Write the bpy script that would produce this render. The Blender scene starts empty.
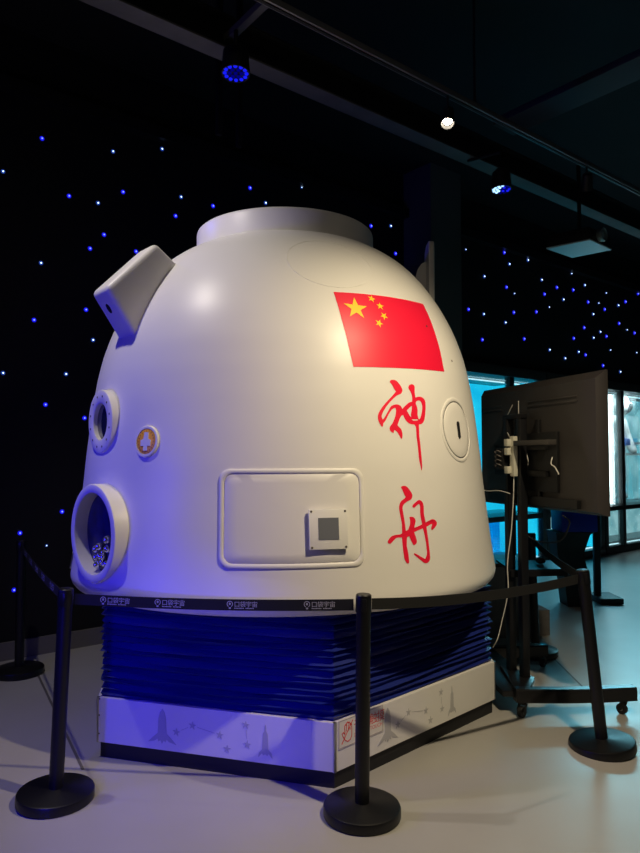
import bpy, bmesh, math, random
from math import sin, cos, pi, radians, degrees, sqrt, atan2, hypot
from mathutils import Vector, Matrix
from mathutils.geometry import tessellate_polygon
random.seed(7)
scene = bpy.context.scene
COL = scene.collection

# ------------------------------------------------------------------ materials
MATS = {}
def mat(name, col, rough=.5, metal=0., spec=.5, noise=0., nscale=20., bump=0., bscale=60., emit=None, es=0., trans=0., coat=0., ior=1.45):
    if name in MATS: return MATS[name]
    m = bpy.data.materials.new(name); m.use_nodes = True
    nt = m.node_tree; b = nt.nodes['Principled BSDF']
    b.inputs['Base Color'].default_value = (*col, 1)
    b.inputs['Roughness'].default_value = rough
    b.inputs['Metallic'].default_value = metal
    b.inputs['Specular IOR Level'].default_value = spec
    b.inputs['IOR'].default_value = ior
    b.inputs['Coat Weight'].default_value = coat
    b.inputs['Transmission Weight'].default_value = trans
    if emit:
        b.inputs['Emission Color'].default_value = (*emit, 1); b.inputs['Emission Strength'].default_value = es
    tc = None
    if noise or bump:
        tc = nt.nodes.new('ShaderNodeTexCoord')
    if noise:
        n = nt.nodes.new('ShaderNodeTexNoise'); n.inputs['Scale'].default_value = nscale; n.inputs['Detail'].default_value = 4
        nt.links.new(tc.outputs['Object'], n.inputs['Vector'])
        r = nt.nodes.new('ShaderNodeValToRGB')
        r.color_ramp.elements[0].position = .3; r.color_ramp.elements[1].position = .7
        r.color_ramp.elements[0].color = tuple(c*(1-noise) for c in col)+(1,)
        r.color_ramp.elements[1].color = tuple(min(1, c*(1+noise)) for c in col)+(1,)
        nt.links.new(n.outputs['Fac'], r.inputs['Fac']); nt.links.new(r.outputs['Color'], b.inputs['Base Color'])
    if bump:
        n2 = nt.nodes.new('ShaderNodeTexNoise'); n2.inputs['Scale'].default_value = bscale; n2.inputs['Detail'].default_value = 3
        nt.links.new(tc.outputs['Object'], n2.inputs['Vector'])
        bp = nt.nodes.new('ShaderNodeBump'); bp.inputs['Strength'].default_value = bump; bp.inputs['Distance'].default_value = .004
        nt.links.new(n2.outputs['Fac'], bp.inputs['Height']); nt.links.new(bp.outputs['Normal'], b.inputs['Normal'])
    MATS[name] = m
    return m

WHITE = mat('capsule_paint', (.80, .775, .74), .40, spec=.5, noise=.02, nscale=2.5)
WHITE2 = mat('panel_white', (.80, .78, .75), .35, noise=.02, nscale=3)
RED = mat('red_vinyl', (.86, .008, .045), .45)
YELLOW = mat('yellow_vinyl', (.95, .62, .02), .45)
BLACKG = mat('groove_black', (.01, .01, .012), .6)
GREYSQ = mat('grey_sensor', (.16, .17, .19), .3)
STEEL = mat('steel', (.45, .45, .46), .3, metal=1)
BELLOW = mat('blue_bellows', (.010, .022, .19), .42, spec=.6, bump=.5, bscale=30)
POST = mat('black_post', (.006, .006, .007), .38, spec=.5, bump=.1, bscale=300)
BELT = mat('black_belt', (.008, .008, .009), .75, bump=.3, bscale=400)
BELTPRINT = mat('belt_print', (.45, .44, .46), .7)
ENGR = mat('engraved_grey', (.50, .49, .49), .6)
SIGNP = mat('sign_white', (.78, .74, .68), .3, coat=.3)
REDINK = mat('sign_red', (.75, .03, .03), .5)
TVP = mat('tv_plastic', (.042, .037, .035), .45, bump=.15, bscale=200)
TVD = mat('tv_dark', (.008, .008, .009), .4)
CARTM = mat('cart_metal', (.010, .010, .012), .3, spec=.5)
CASTR = mat('caster_rubber', (.012, .012, .012), .5)
STRIPM = mat('power_strip_white', (.62, .60, .50), .45)
CABLEW = mat('white_cable', (.65, .63, .58), .5)
CABLEB = mat('black_cable', (.012, .012, .013), .5)
SCREEN = mat('screen_glass', (.01, .01, .012), .1)
BEAM = mat('beam_grey', (.11, .108, .105), .55, noise=.15, nscale=6)
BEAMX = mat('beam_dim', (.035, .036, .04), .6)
BEAMD = mat('beam_black', (.010, .010, .011), .5)
TRACKM = mat('track_aluminium', (.25, .25, .26), .3, metal=.5)
PROJM = mat('projector_shell', (.62, .66, .67), .4)
BADGE_O = mat('badge_orange', (1.0, .48, .02), .5)
GLASSD = mat('dark_glass', (.015, .017, .05), .08, coat=.6)
BALL = mat('glass_bead', (.75, .75, .8), .04, metal=.85)
SUITW = mat('suit_fabric', (.72, .76, .76), .7, noise=.08, nscale=14, bump=.4, bscale=25)
VISOR = mat('visor', (.01, .012, .016), .08)
SUITB = mat('suit_blue_patch', (.05, .15, .6), .5)
FRAMEB = mat('case_frame', (.014, .013, .013), .4)
HEADERM = mat('case_header', (.035, .030, .028), .5)
GREYBOX = mat('grey_plinth', (.19, .175, .165), .6, noise=.1)
KIOSKB = mat('kiosk_black', (.008, .008, .009), .6)
KIOSKBL = mat('kiosk_blue', (.01, .03, .40), .5)
SKIRT = mat('skirting_grey', (.17, .16, .16), .4)

def floor_mat():
    m = bpy.data.materials.new('vinyl_floor'); m.use_nodes = True; nt = m.node_tree; b = nt.nodes['Principled BSDF']
    tc = nt.nodes.new('ShaderNodeTexCoord')
    n = nt.nodes.new('ShaderNodeTexNoise'); n.inputs['Scale'].default_value = 1.3; n.inputs['Detail'].default_value = 6
    nt.links.new(tc.outputs['Object'], n.inputs['Vector'])
    r = nt.nodes.new('ShaderNodeValToRGB')
    r.color_ramp.elements[0].position = .3; r.color_ramp.elements[1].position = .75
    r.color_ramp.elements[0].color = (.40, .385, .37, 1); r.color_ramp.elements[1].color = (.455, .44, .42, 1)
    nt.links.new(n.outputs['Fac'], r.inputs['Fac'])
    nt.links.new(r.outputs['Color'], b.inputs['Base Color'])
    n3 = nt.nodes.new('ShaderNodeTexNoise'); n3.inputs['Scale'].default_value = 5
    nt.links.new(tc.outputs['Object'], n3.inputs['Vector'])
    mr = nt.nodes.new('ShaderNodeMapRange'); mr.inputs['To Min'].default_value = .26; mr.inputs['To Max'].default_value = .42
    nt.links.new(n3.outputs['Fac'], mr.inputs['Value']); nt.links.new(mr.outputs['Result'], b.inputs['Roughness'])
    b.inputs['Specular IOR Level'].default_value = .5
    return m
FLOORM = floor_mat()
WALLM = mat('black_star_cloth', (.0045, .0045, .006), .85)
CEILM = mat('ceiling_black', (.010, .010, .013), .7, noise=.3, nscale=1.5)
PILM = mat('pillar_black', (.11, .11, .108), .6)

def emit_mat(name, col, s):
    if name in MATS: return MATS[name]
    m = bpy.data.materials.new(name); m.use_nodes = True; nt = m.node_tree
    nt.nodes.remove(nt.nodes['Principled BSDF'])
    e = nt.nodes.new('ShaderNodeEmission'); e.inputs[0].default_value = (*col, 1); e.inputs[1].default_value = s
    nt.links.new(e.outputs[0], nt.nodes['Material Output'].inputs[0]); MATS[name] = m
    return m

def backlit_mat(name, c0, c1, s, scale):
    m = bpy.data.materials.new(name); m.use_nodes = True; nt = m.node_tree
    nt.nodes.remove(nt.nodes['Principled BSDF'])
    e = nt.nodes.new('ShaderNodeEmission'); e.inputs[1].default_value = s
    tc = nt.nodes.new('ShaderNodeTexCoord'); n = nt.nodes.new('ShaderNodeTexNoise'); n.inputs['Scale'].default_value = scale; n.inputs['Detail'].default_value = 3
    r = nt.nodes.new('ShaderNodeValToRGB'); r.color_ramp.elements[0].position = .35; r.color_ramp.elements[1].position = .7
    r.color_ramp.elements[0].color = (*c0, 1); r.color_ramp.elements[1].color = (*c1, 1)
    nt.links.new(tc.outputs['Object'], n.inputs['Vector']); nt.links.new(n.outputs['Fac'], r.inputs['Fac'])
    nt.links.new(r.outputs['Color'], e.inputs[0]); nt.links.new(e.outputs[0], nt.nodes['Material Output'].inputs[0])
    return m

def glass_mat():
    m = bpy.data.materials.new('clear_glass'); m.use_nodes = True; nt = m.node_tree; b = nt.nodes['Principled BSDF']
    b.inputs['Base Color'].default_value = (.9, .97, 1, 1); b.inputs['Roughness'].default_value = .02
    b.inputs['Transmission Weight'].default_value = 1; b.inputs['IOR'].default_value = 1.45
    t = nt.nodes.new('ShaderNodeBsdfTransparent'); mx = nt.nodes.new('ShaderNodeMixShader'); mx.inputs[0].default_value = .25
    nt.links.new(t.outputs[0], mx.inputs[1]); nt.links.new(b.outputs[0], mx.inputs[2]); nt.links.new(mx.outputs[0], nt.nodes['Material Output'].inputs[0])
    return m
GLASS = glass_mat()

# ------------------------------------------------------------------ object helpers
def tag(o, label=None, cat=None, group=None, kind=None):
    if label: o['label'] = label
    if cat: o['category'] = cat
    if group: o['group'] = group
    if kind: o['kind'] = kind
    return o

def thing(name, label, cat, loc=(0, 0, 0), rz=0., group=None):
    o = bpy.data.objects.new(name, None); COL.objects.link(o)
    o.empty_display_size = .1
    o.location = loc; o.rotation_euler = (0, 0, rz)
    return tag(o, label, cat, group)

class MB:
    """collects shapes for ONE mesh object"""
    def __init__(s): s.bm = bmesh.new()
    def box(s, c, size, R=None, bev=0., seg=2):
        bm2 = bmesh.new(); bmesh.ops.create_cube(bm2, size=1)
        bmesh.ops.scale(bm2, vec=size, verts=bm2.verts)
        if bev: bmesh.ops.bevel(bm2, geom=bm2.edges[:], offset=bev, segments=seg, affect='EDGES', profile=.6)
        M = Matrix.Translation(c)
        if R is not None: M = M @ (Matrix.Rotation(R, 4, 'Z') if isinstance(R, (int, float)) else R)
        bm2.transform(M); s._join(bm2); return s
    def _join(s, bm2):
        me = bpy.data.meshes.new('tmp'); bm2.to_mesh(me); bm2.free(); s.bm.from_mesh(me); bpy.data.meshes.remove(me)
    def poly(s, pts):
        vs = [s.bm.verts.new(p) for p in pts]; s.bm.faces.new(vs); return s
    def prism(s, pts, ext, bev=0., seg=3):
        """closed outline pts extruded by vector ext"""
        bm2 = bmesh.new(); e = Vector(ext)
        a = [bm2.verts.new(p) for p in pts]; b = [bm2.verts.new(Vector(p)+e) for p in pts]; n = len(pts)
        bm2.faces.new(a); bm2.faces.new(b[::-1])
        for i in range(n): bm2.faces.new((a[(i+1) % n], a[i], b[i], b[(i+1) % n]))
        bmesh.ops.recalc_face_normals(bm2, faces=bm2.faces)
        if bev: bmesh.ops.bevel(bm2, geom=bm2.edges[:], offset=bev, segments=seg, affect='EDGES', profile=.6)
        s._join(bm2); return s
    def rings(s, rings, closed_v=True, cap=(True, True)):
        V = [[s.bm.verts.new(p) for p in r] for r in rings]
        for i in range(len(V)-1):
            A, B = V[i], V[i+1]; n = len(A)
            for j in range(n if closed_v else n-1):
                k = (j+1) % n
                try: s.bm.faces.new((A[j], A[k], B[k], B[j]))
                except ValueError: pass
        if cap[0]: s.bm.faces.new(V[0][::-1])
        if cap[1]: s.bm.faces.new(V[-1])
        return s
    def lathe(s, prof, M=None, n=48, cap=(True, True)):
        M = M or Matrix.Identity(4); rs = []
        for r, z in prof:
            rs.append([M @ Vector((r*cos(2*pi*k/n), r*sin(2*pi*k/n), z)) for k in range(n)])
        return s.rings(rs, True, cap)
    def tube(s, pts, r, n=10, rr=None):
        pts = [Vector(p) for p in pts]; rs = []
        for i, p in enumerate(pts):
            t = (pts[min(i+1, len(pts)-1)]-pts[max(i-1, 0)]).normalized()
            u = t.cross(Vector((0, 0, 1)))
            if u.length < .05: u = t.cross(Vector((0, 1, 0)))
            u.normalize(); v = t.cross(u); q = rr[i] if rr else r
            rs.append([p+u*q*cos(2*pi*k/n)+v*q*sin(2*pi*k/n) for k in range(n)])
        return s.rings(rs)
    def ball(s, c, r, seg=16, sc=(1, 1, 1)):
        bm2 = bmesh.new(); bmesh.ops.create_uvsphere(bm2, u_segments=seg, v_segments=max(6, seg//2), radius=r)
        bmesh.ops.scale(bm2, vec=sc, verts=bm2.verts); bm2.transform(Matrix.Translation(c)); s._join(bm2); return s
    def build(s, name, m, parent=None, ang=35, fix=True):
        if fix: bmesh.ops.recalc_face_normals(s.bm, faces=s.bm.faces)
        me = bpy.data.meshes.new(name); s.bm.to_mesh(me); s.bm.free()
        for mm in (m if isinstance(m, (list, tuple)) else [m]): me.materials.append(mm)
        for p in me.polygons: p.use_smooth = True
        me.set_sharp_from_angle(angle=radians(ang))
        o = bpy.data.objects.new(name, me); COL.objects.link(o)
        if parent: o.parent = parent
        return o

def copy_tree(o, parent=None):
    c = o.copy(); COL.objects.link(c); c.parent = parent
    for ch in list(o.children): copy_tree(ch, c)
    return c

def smooth_path(P, n=8):
    P = [Vector(p) for p in P]; P = [2*P[0]-P[1]]+P+[2*P[-1]-P[-2]]; o = []
    for i in range(1, len(P)-2):
        for k in range(n):
            t = k/n
            o.append(.5*((2*P[i])+(P[i+1]-P[i-1])*t+(2*P[i-1]-5*P[i]+4*P[i+1]-P[i+2])*t*t+(3*P[i]-P[i-1]-3*P[i+1]+P[i+2])*t**3))
    o.append(P[-2]); return o

def text_mesh(body, size, M, mb, spacing=1.):
    c = bpy.data.curves.new('glyphs', 'FONT'); c.body = body; c.size = size; c.align_x = 'LEFT'; c.resolution_u = 3; c.space_character = spacing
    o = bpy.data.objects.new('glyphs', c); COL.objects.link(o)
    me = bpy.data.meshes.new_from_object(o); me.transform(M); mb.bm.from_mesh(me)
    bpy.data.objects.remove(o); bpy.data.curves.remove(c); bpy.data.meshes.remove(me)

def star_pts(cx, cy, R, rot=0.):
    return [(cx+(R if k % 2 == 0 else R*.382)*sin(rot+k*pi/5), cy+(R if k % 2 == 0 else R*.382)*cos(rot+k*pi/5)) for k in range(10)]
SHEN = [[[-60.727, 1.8731], [-60.967, 1.871], [-61.123, 1.8678], [-61.202, 1.8634], [-61.165, 1.8599], [-60.67, 1.8499], [-59.963, 1.8241], [-59.666, 1.8161], [-60.594, 1.7989], [-63.089, 1.7551], [-64.078, 1.7344], [-64.767, 1.7174], [-65.17, 1.7036], [-65.341, 1.6916], [-65.35, 1.6798], [-65.195, 1.6664], [-64.982, 1.6563], [-64.555, 1.643], [-64.362, 1.642], [-64.247, 1.6428], [-64.132, 1.6461], [-64.048, 1.6572], [-63.395, 1.6706], [-62.359, 1.7028], [-61.707, 1.7189], [-61.363, 1.7258], [-61.076, 1.7302], [-60.664, 1.734], [-60.34, 1.7351], [-60.187, 1.7307], [-60.159, 1.7221], [-60.27, 1.71], [-60.514, 1.6957], [-60.876, 1.6799], [-61.341, 1.6643], [-61.576, 1.6575], [-62.083, 1.6475], [-62.278, 1.6423], [-62.391, 1.6372], [-62.42, 1.6304], [-62.344, 1.6253], [-62.143, 1.6205], [-61.771, 1.6157], [-61.39, 1.6126], [-61.291, 1.6139], [-61.252, 1.6223], [-61.032, 1.6271], [-60.461, 1.6201], [-60.107, 1.6125], [-59.362, 1.5855], [-59.3, 1.5842], [-59.199, 1.5839], [-59.092, 1.5856], [-58.885, 1.5993], [-58.878, 1.613], [-58.96, 1.6232], [-59.095, 1.63], [-59.273, 1.6352], [-60.132, 1.6501], [-59.43, 1.6779], [-58.77, 1.6971], [-58.218, 1.7024], [-58.145, 1.7011], [-57.929, 1.6891], [-57.679, 1.6807], [-57.204, 1.67], [-56.697, 1.6629], [-56.275, 1.6594], [-55.951, 1.6579], [-54.913, 1.6563], [-54.601, 1.6478], [-54.486, 1.6391], [-54.596, 1.5974], [-54.42, 1.5472], [-54.437, 1.4989], [-54.357, 1.4783], [-53.938, 1.4318], [-53.859, 1.4314], [-53.814, 1.4325], [-53.675, 1.4432], [-53.581, 1.4558], [-53.565, 1.4799], [-53.584, 1.5387], [-53.672, 1.6012], [-53.444, 1.6572], [-52.71, 1.6596], [-52.159, 1.6644], [-51.713, 1.6723], [-51.378, 1.6831], [-50.885, 1.7101], [-50.575, 1.7353], [-50.367, 1.7622], [-50.357, 1.7712], [-50.422, 1.7783], [-50.613, 1.7852], [-50.901, 1.7906], [-51.255, 1.7943], [-51.738, 1.7971], [-52.107, 1.798], [-52.604, 1.7974], [-53.136, 1.7954], [-53.732, 1.7918], [-53.738, 1.8191], [-53.515, 1.8443], [-53.544, 1.8496], [-53.735, 1.8547], [-54.073, 1.8579], [-54.424, 1.8586], [-54.902, 1.8567], [-55.212, 1.8535], [-55.454, 1.8492], [-55.589, 1.8453], [-55.666, 1.8399], [-55.568, 1.8329], [-55.016, 1.8176], [-54.812, 1.8062], [-54.765, 1.7985], [-54.789, 1.7878], [-54.959, 1.7705], [-55.756, 1.7664], [-56.314, 1.7612], [-57.332, 1.7471], [-58.27, 1.7312], [-58.439, 1.7392], [-58.623, 1.7443], [-58.917, 1.7487], [-59.322, 1.7516], [-59.734, 1.7526], [-60.178, 1.7519], [-60.77, 1.7491], [-61.204, 1.7455], [-61.515, 1.7417], [-61.827, 1.736], [-63.574, 1.6865], [-63.936, 1.6786], [-64.047, 1.6773], [-64.142, 1.6773], [-64.342, 1.6888], [-64.329, 1.6939], [-64.251, 1.6991], [-63.734, 1.717], [-62.814, 1.7408], [-61.995, 1.7577], [-60.592, 1.7818], [-59.883, 1.7923], [-59.43, 1.7978], [-58.618, 1.8034], [-58.265, 1.8069], [-57.929, 1.8129], [-57.726, 1.8199], [-57.68, 1.8287], [-57.866, 1.839], [-58.31, 1.8526], [-58.879, 1.865], [-59.268, 1.8707], [-59.672, 1.8738], [-60.09, 1.8745]], [[-52.99, 1.7776], [-53.375, 1.7753], [-53.575, 1.7724], [-53.773, 1.7677], [-53.764, 1.7642], [-53.838, 1.7606], [-53.509, 1.7432], [-53.42, 1.7345], [-53.422, 1.7274], [-53.583, 1.7044], [-53.424, 1.6852], [-53.278, 1.6839], [-53.056, 1.6839], [-52.904, 1.6866], [-52.481, 1.6984], [-52.051, 1.7162], [-51.706, 1.7395], [-51.642, 1.7538], [-51.749, 1.7662], [-52.008, 1.7748], [-52.372, 1.7787], [-52.616, 1.7789]], [[-55.182, 1.7492], [-55.565, 1.7451], [-56.082, 1.738], [-56.74, 1.7276], [-56.965, 1.7228], [-56.771, 1.7195], [-56.193, 1.7007], [-55.775, 1.6908], [-55.709, 1.6914], [-55.724, 1.7063], [-55.279, 1.7329], [-55.139, 1.747]]]
ZHOU = [[[-59.724, 1.3589], [-60.271, 1.3559], [-60.348, 1.3541], [-60.354, 1.3514], [-60.053, 1.3422], [-59.6, 1.318], [-59.271, 1.3073], [-59.355, 1.3046], [-59.703, 1.2983], [-60.446, 1.2899], [-60.799, 1.2838], [-60.999, 1.278], [-61.124, 1.2728], [-61.271, 1.261], [-61.304, 1.2522], [-61.277, 1.2418], [-60.946, 1.1883], [-60.916, 1.178], [-61.023, 1.1399], [-61.047, 1.1388], [-61.299, 1.136], [-61.641, 1.1334], [-62.554, 1.1329], [-62.896, 1.1321], [-63.414, 1.1302], [-63.864, 1.127], [-64.23, 1.1221], [-64.488, 1.1166], [-64.827, 1.1081], [-64.881, 1.1052], [-64.883, 1.1024], [-64.831, 1.0994], [-64.686, 1.0964], [-64.477, 1.0947], [-64.265, 1.0949], [-64.06, 1.0968], [-62.953, 1.1153], [-62.639, 1.119], [-62.444, 1.12], [-62.113, 1.1202], [-61.367, 1.1194], [-61.201, 1.119], [-61.155, 1.1182], [-61.178, 1.1036], [-61.127, 1.054], [-61.001, 1.0234], [-60.844, 1.013], [-60.499, 1.0008], [-60.318, 0.9979], [-60.066, 0.9977], [-59.927, 0.9991], [-59.829, 1.0018], [-59.792, 1.0127], [-59.855, 1.0419], [-60.084, 1.0787], [-59.846, 1.118], [-59.213, 1.1224], [-58.777, 1.1003], [-58.332, 1.082], [-58.252, 1.0805], [-58.103, 1.0793], [-57.972, 1.0793], [-57.72, 1.0809], [-57.505, 1.0831], [-57.334, 1.0865], [-57.222, 1.0907], [-57.176, 1.0966], [-57.238, 1.1055], [-57.721, 1.1391], [-56.562, 1.1463], [-55.104, 1.153], [-55.042, 1.1517], [-54.681, 1.1137], [-54.518, 1.0821], [-54.525, 1.0403], [-54.643, 1.0286], [-54.845, 1.0203], [-55.097, 1.0132], [-55.241, 1.0099], [-55.305, 1.0096], [-56.366, 1.0214], [-57.27, 1.0327], [-58.035, 1.0406], [-58.217, 1.0409], [-58.312, 1.0395], [-58.343, 1.038], [-58.264, 1.035], [-57.837, 1.0273], [-55.919, 0.9955], [-55.658, 0.9923], [-55.388, 0.9904], [-55.111, 0.9895], [-54.825, 0.9897], [-54.408, 0.9923], [-54.071, 0.9973], [-53.834, 1.0048], [-53.742, 1.0136], [-53.703, 1.0388], [-53.751, 1.0928], [-53.934, 1.1593], [-52.427, 1.1694], [-52.087, 1.1711], [-51.999, 1.1703], [-52.36, 1.1571], [-52.444, 1.1512], [-52.459, 1.1436], [-52.38, 1.1419], [-52.174, 1.1416], [-51.585, 1.1465], [-50.75, 1.159], [-50.463, 1.1667], [-50.435, 1.1744], [-50.594, 1.1807], [-50.923, 1.1867], [-51.327, 1.1906], [-51.74, 1.1924], [-52.056, 1.1923], [-52.376, 1.1912], [-53.968, 1.1802], [-54.067, 1.1802], [-54.363, 1.2202], [-54.183, 1.2565], [-54.265, 1.2687], [-54.482, 1.278], [-54.757, 1.2838], [-55.129, 1.2874], [-55.321, 1.288], [-55.593, 1.2877], [-56.056, 1.2845], [-56.872, 1.2747], [-57.491, 1.2648], [-57.563, 1.2625], [-57.578, 1.2595], [-57.502, 1.2565], [-57.396, 1.2548], [-57.216, 1.2537], [-57.029, 1.254], [-56.886, 1.2552], [-56.224, 1.2644], [-55.752, 1.269], [-55.515, 1.2706], [-55.432, 1.2682], [-55.341, 1.2636], [-55.294, 1.2575], [-55.451, 1.2274], [-55.457, 1.2154], [-55.203, 1.1744], [-55.22, 1.1719], [-56.562, 1.1638], [-57.507, 1.1595], [-57.535, 1.1615], [-57.068, 1.1871], [-57.029, 1.1931], [-57.083, 1.1991], [-57.285, 1.2053], [-57.623, 1.2097], [-57.979, 1.2113], [-58.612, 1.2112], [-58.698, 1.2098], [-58.713, 1.2083], [-58.603, 1.1992], [-58.592, 1.1918], [-58.632, 1.1829], [-58.732, 1.1756], [-59.375, 1.1519], [-59.958, 1.1485], [-60.012, 1.149], [-60.098, 1.1904], [-60.392, 1.247], [-60.397, 1.2529], [-60.326, 1.2603], [-60.1, 1.2687], [-59.726, 1.2761], [-58.975, 1.2845], [-58.141, 1.2902], [-57.716, 1.2952], [-57.547, 1.2986], [-57.417, 1.3028], [-57.324, 1.3105], [-57.358, 1.3166], [-57.517, 1.3242], [-58.009, 1.3396], [-58.395, 1.3489], [-58.665, 1.3535], [-59.011, 1.3574], [-59.365, 1.3591]]]

# ------------------------------------------------------------------ camera
cam = bpy.data.cameras.new('camera'); cam.sensor_fit = 'VERTICAL'; cam.sensor_height = 36.0; cam.lens = 665/853*36.0
cam.clip_start = .05
co = bpy.data.objects.new('camera', cam); COL.objects.link(co); co.location = (0, 0, 1.5); co.rotation_euler = (radians(92.63), 0, 0)
scene.camera = co

# ------------------------------------------------------------------ the room
WD = Vector((.782, .624, 0)).normalized(); WN = Vector((WD.y, -WD.x, 0))      # star wall direction, its normal towards the room
W0 = Vector((-2.37, 4.97, 0)); WA = atan2(WD.y, WD.x)
def wp(t, out=0., z=0.): 
    v = W0+WD*t+WN*out; v.z = z; return v
def wbox(mb, t0, t1, o0, o1, z0, z1, bev=0.):
    c = wp((t0+t1)/2, (o0+o1)/2, (z0+z1)/2); mb.box(c, (t1-t0, abs(o1-o0), z1-z0), WA, bev)

f = MB(); f.box((2, 6, -.05), (18, 20, .1)); tag(f.build('floor', FLOORM), 'pale grey glossy vinyl floor', kind='structure')
f = MB(); f.box((2, 6, 4.85), (18, 20, .1)); tag(f.build('ceiling', CEILM), 'black painted ceiling', kind='structure')
T_C = 5.15
f = MB()
wbox(f, -4, T_C, 0, -.15, 0, 4.8); wbox(f, T_C, 14, 0, -.15, 2.70, 4.8)
tag(f.build('wall_left', WALLM), 'black wall dotted with points of light', kind='structure')
f = MB(); wbox(f, T_C, 14, -.85, -1.0, 0, 2.8)
tag(f.build('wall_back', WALLM), 'black wall behind the glass cases', kind='structure')
f = MB(); wbox(f, -4, 4.2, .03, 0, 0, .13)
tag(f.build('baseboard_left', SKIRT), 'grey skirting along the black wall', kind='structure')
f = MB(); wbox(f, -4, 14, .09, 0, 4.27, 4.37); tag(f.build('trim_1', BEAMD), 'dark cornice rail', kind='structure')
f = MB(); wbox(f, 4.28, 4.80, .42, 0, 0, 4.8); tag(f.build('wall_pillar', PILM), 'square black pillar behind the capsule', kind='structure')
# thin joints of the floor covering
f = MB()
def strip(a, b, w, z=.0008):
    a = Vector((*a, z)); b = Vector((*b, z)); d = (b-a).normalized(); n = Vector((-d.y, d.x, 0))*w/2
    return [a-n, b-n, b+n, a+n]
JM = mat('floor_joint', (.13, .12, .115), .5)
for k, (a, b) in enumerate([((-1.943, 4.655), (-1.137, 3.263)), ((1.75, 5.2), (1.70, 4.1)), ((-1.15, 2.95), (-.62, 2.93)), ((.35, 2.55), (2.1, 3.15))][:2]):
    f.poly(strip(a, b, .014, .0015))
tag(f.build('trim_2', JM), 'thin dark joints in the floor covering', kind='structure')

# ------------------------------------------------------------------ the capsule
CX, CY = -.212, 4.24
PROF = [(.863, 1.277), (.988, 1.259), (1.15, 1.239), (1.348, 1.216), (1.5, 1.202), (1.694, 1.180), (1.837, 1.161), (1.974, 1.137), (2.114, 1.101), (2.275, 1.038), (2.441, .945), (2.55, .865), (2.64, .778), (2.70, .70), (2.76, .60)]
def _pchip():
    P = PROF; n = len(P); D = [(P[i+1][1]-P[i][1])/(P[i+1][0]-P[i][0]) for i in range(n-1)]
    S = [D[0]]+[(D[i-1]*(P[i+1][0]-P[i][0])+D[i]*(P[i][0]-P[i-1][0]))/(P[i+1][0]-P[i-1][0]) for i in range(1, n-1)]+[D[-1]]
    S2 = S[:]
    for i in range(1, n-1): S2[i] = .25*S[i-1]+.5*S[i]+.25*S[i+1]
    return S2
SL = _pchip()
def Rz(z):
    if z <= PROF[0][0]: return PROF[0][1]+SL[0]*(z-PROF[0][0])
    for i in range(len(PROF)-1):
        z0, r0 = PROF[i]; z1, r1 = PROF[i+1]
        if z <= z1:
            h = z1-z0; t = (z-z0)/h
            return (2*t**3-3*t*t+1)*r0+(t**3-2*t*t+t)*h*SL[i]+(-2*t**3+3*t*t)*r1+(t**3-t*t)*h*SL[i+1]
    return PROF[-1][1]
def S(th, z, off=0.):
    t = radians(th); s = (Rz(z+.01)-Rz(z-.01))/.02; l = sqrt(1+s*s); r = Rz(z)
    return Vector((CX+(r+off/l)*cos(t), CY+(r+off/l)*sin(t), z-off*s/l))
def SM(th, z, off=0., tilt=True):
    """frame on the skin: Z outwards, X along the circumference, Y up"""
    t = radians(th); s = (Rz(z+.02)-Rz(z-.02))/.04 if tilt else 0
    n = Vector((cos(t), sin(t), -s)).normalized(); x = Vector((-sin(t), cos(t), 0)); y = n.cross(x)
    M = Matrix((x, y, n)).transposed().to_4x4(); M.translation = S(th, z)+n*off
    return M
capsule = thing('space_capsule', 'large white bell-shaped space capsule with red flag, standing on blue bellows', 'space capsule', (CX, CY, .76))
capsule.rotation_euler = (0, radians(-.3), 0)
def cap_part(mb, name, m, parent=None, ang=35, label=None, fix=True):
    o = mb.build(name, m, None, ang, fix)
    p = parent or capsule
    base = Vector((CX, CY, .76))
    o.data.transform(Matrix.Translation(-base))
    o.parent = p
    if label: o['label'] = label
    return o
f = MB()
prof = [(0, .790), (1.05, .790), (1.20, .783), (1.235, .786), (1.258, .797), (1.272, .815), (1.278, .835)]
prof += [(Rz(.85+i*(2.755-.85)/90), .85+i*(2.755-.85)/90) for i in range(91)]
prof += [(.575, 2.77), (.3, 2.78), (0, 2.78)]
rings_ = []
N = 288
prof2 = prof[1:-1]
f.rings([[Vector((CX+r*cos(2*pi*k/N), CY+r*sin(2*pi*k/N), z)) for k in range(N)] for r, z in prof2])
for pth, pz, pr in ((-136.2, 1.122, .222), (-141, 1.69, .128)):      # openings behind the two portholes
    a_ = radians(-136 if pz < 1.5 else -141); ax = Vector((cos(a_), sin(a_), 0)); o_ = Vector((CX+Rz(pz)*cos(radians(pth)), CY+Rz(pz)*sin(radians(pth)), pz))
    kill = []
    for fc in f.bm.faces:
        if len(fc.verts) > 4: continue
        d_ = fc.calc_center_median()-o_; al = d_.dot(ax)
        if abs(al) < .3 and (d_-ax*al).length < pr: kill.append(fc)
    bmesh.ops.delete(f.bm, geom=kill, context='FACES')
cap_part(f, 'hull', WHITE, ang=50)
f = MB()
f.rings([[Vector((CX+r*cos(2*pi*k/96), CY+r*sin(2*pi*k/96), z)) for k in range(96)] for r, z in
         [(.564, 2.72), (.564, 2.76), (.564, 2.890), (.561, 2.903), (.553, 2.910), (.51, 2.908), (.502, 2.90), (.50, 2.80)]], cap=(False, True))
cap_part(f, 'top_collar', WHITE, ang=50)
# faint cover seam near the top
f = MB()
pts = []
for k in range(73):
    a = 2*pi*k/72; z = 2.50+.155*sin(a); th = -72+degrees(.23*cos(a)/Rz(z)); pts.append(S(th, z, .0001))
f.rings([[p+Vector((cos(b)*.0014*cos(radians(-66)), cos(b)*.0014*sin(radians(-66)), sin(b)*.0014)) for b in (0, pi/2, pi, 3*pi/2)] for p in pts], cap=(False, False))
cap_part(f, 'parachute_cover_seam', WHITE)

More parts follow.
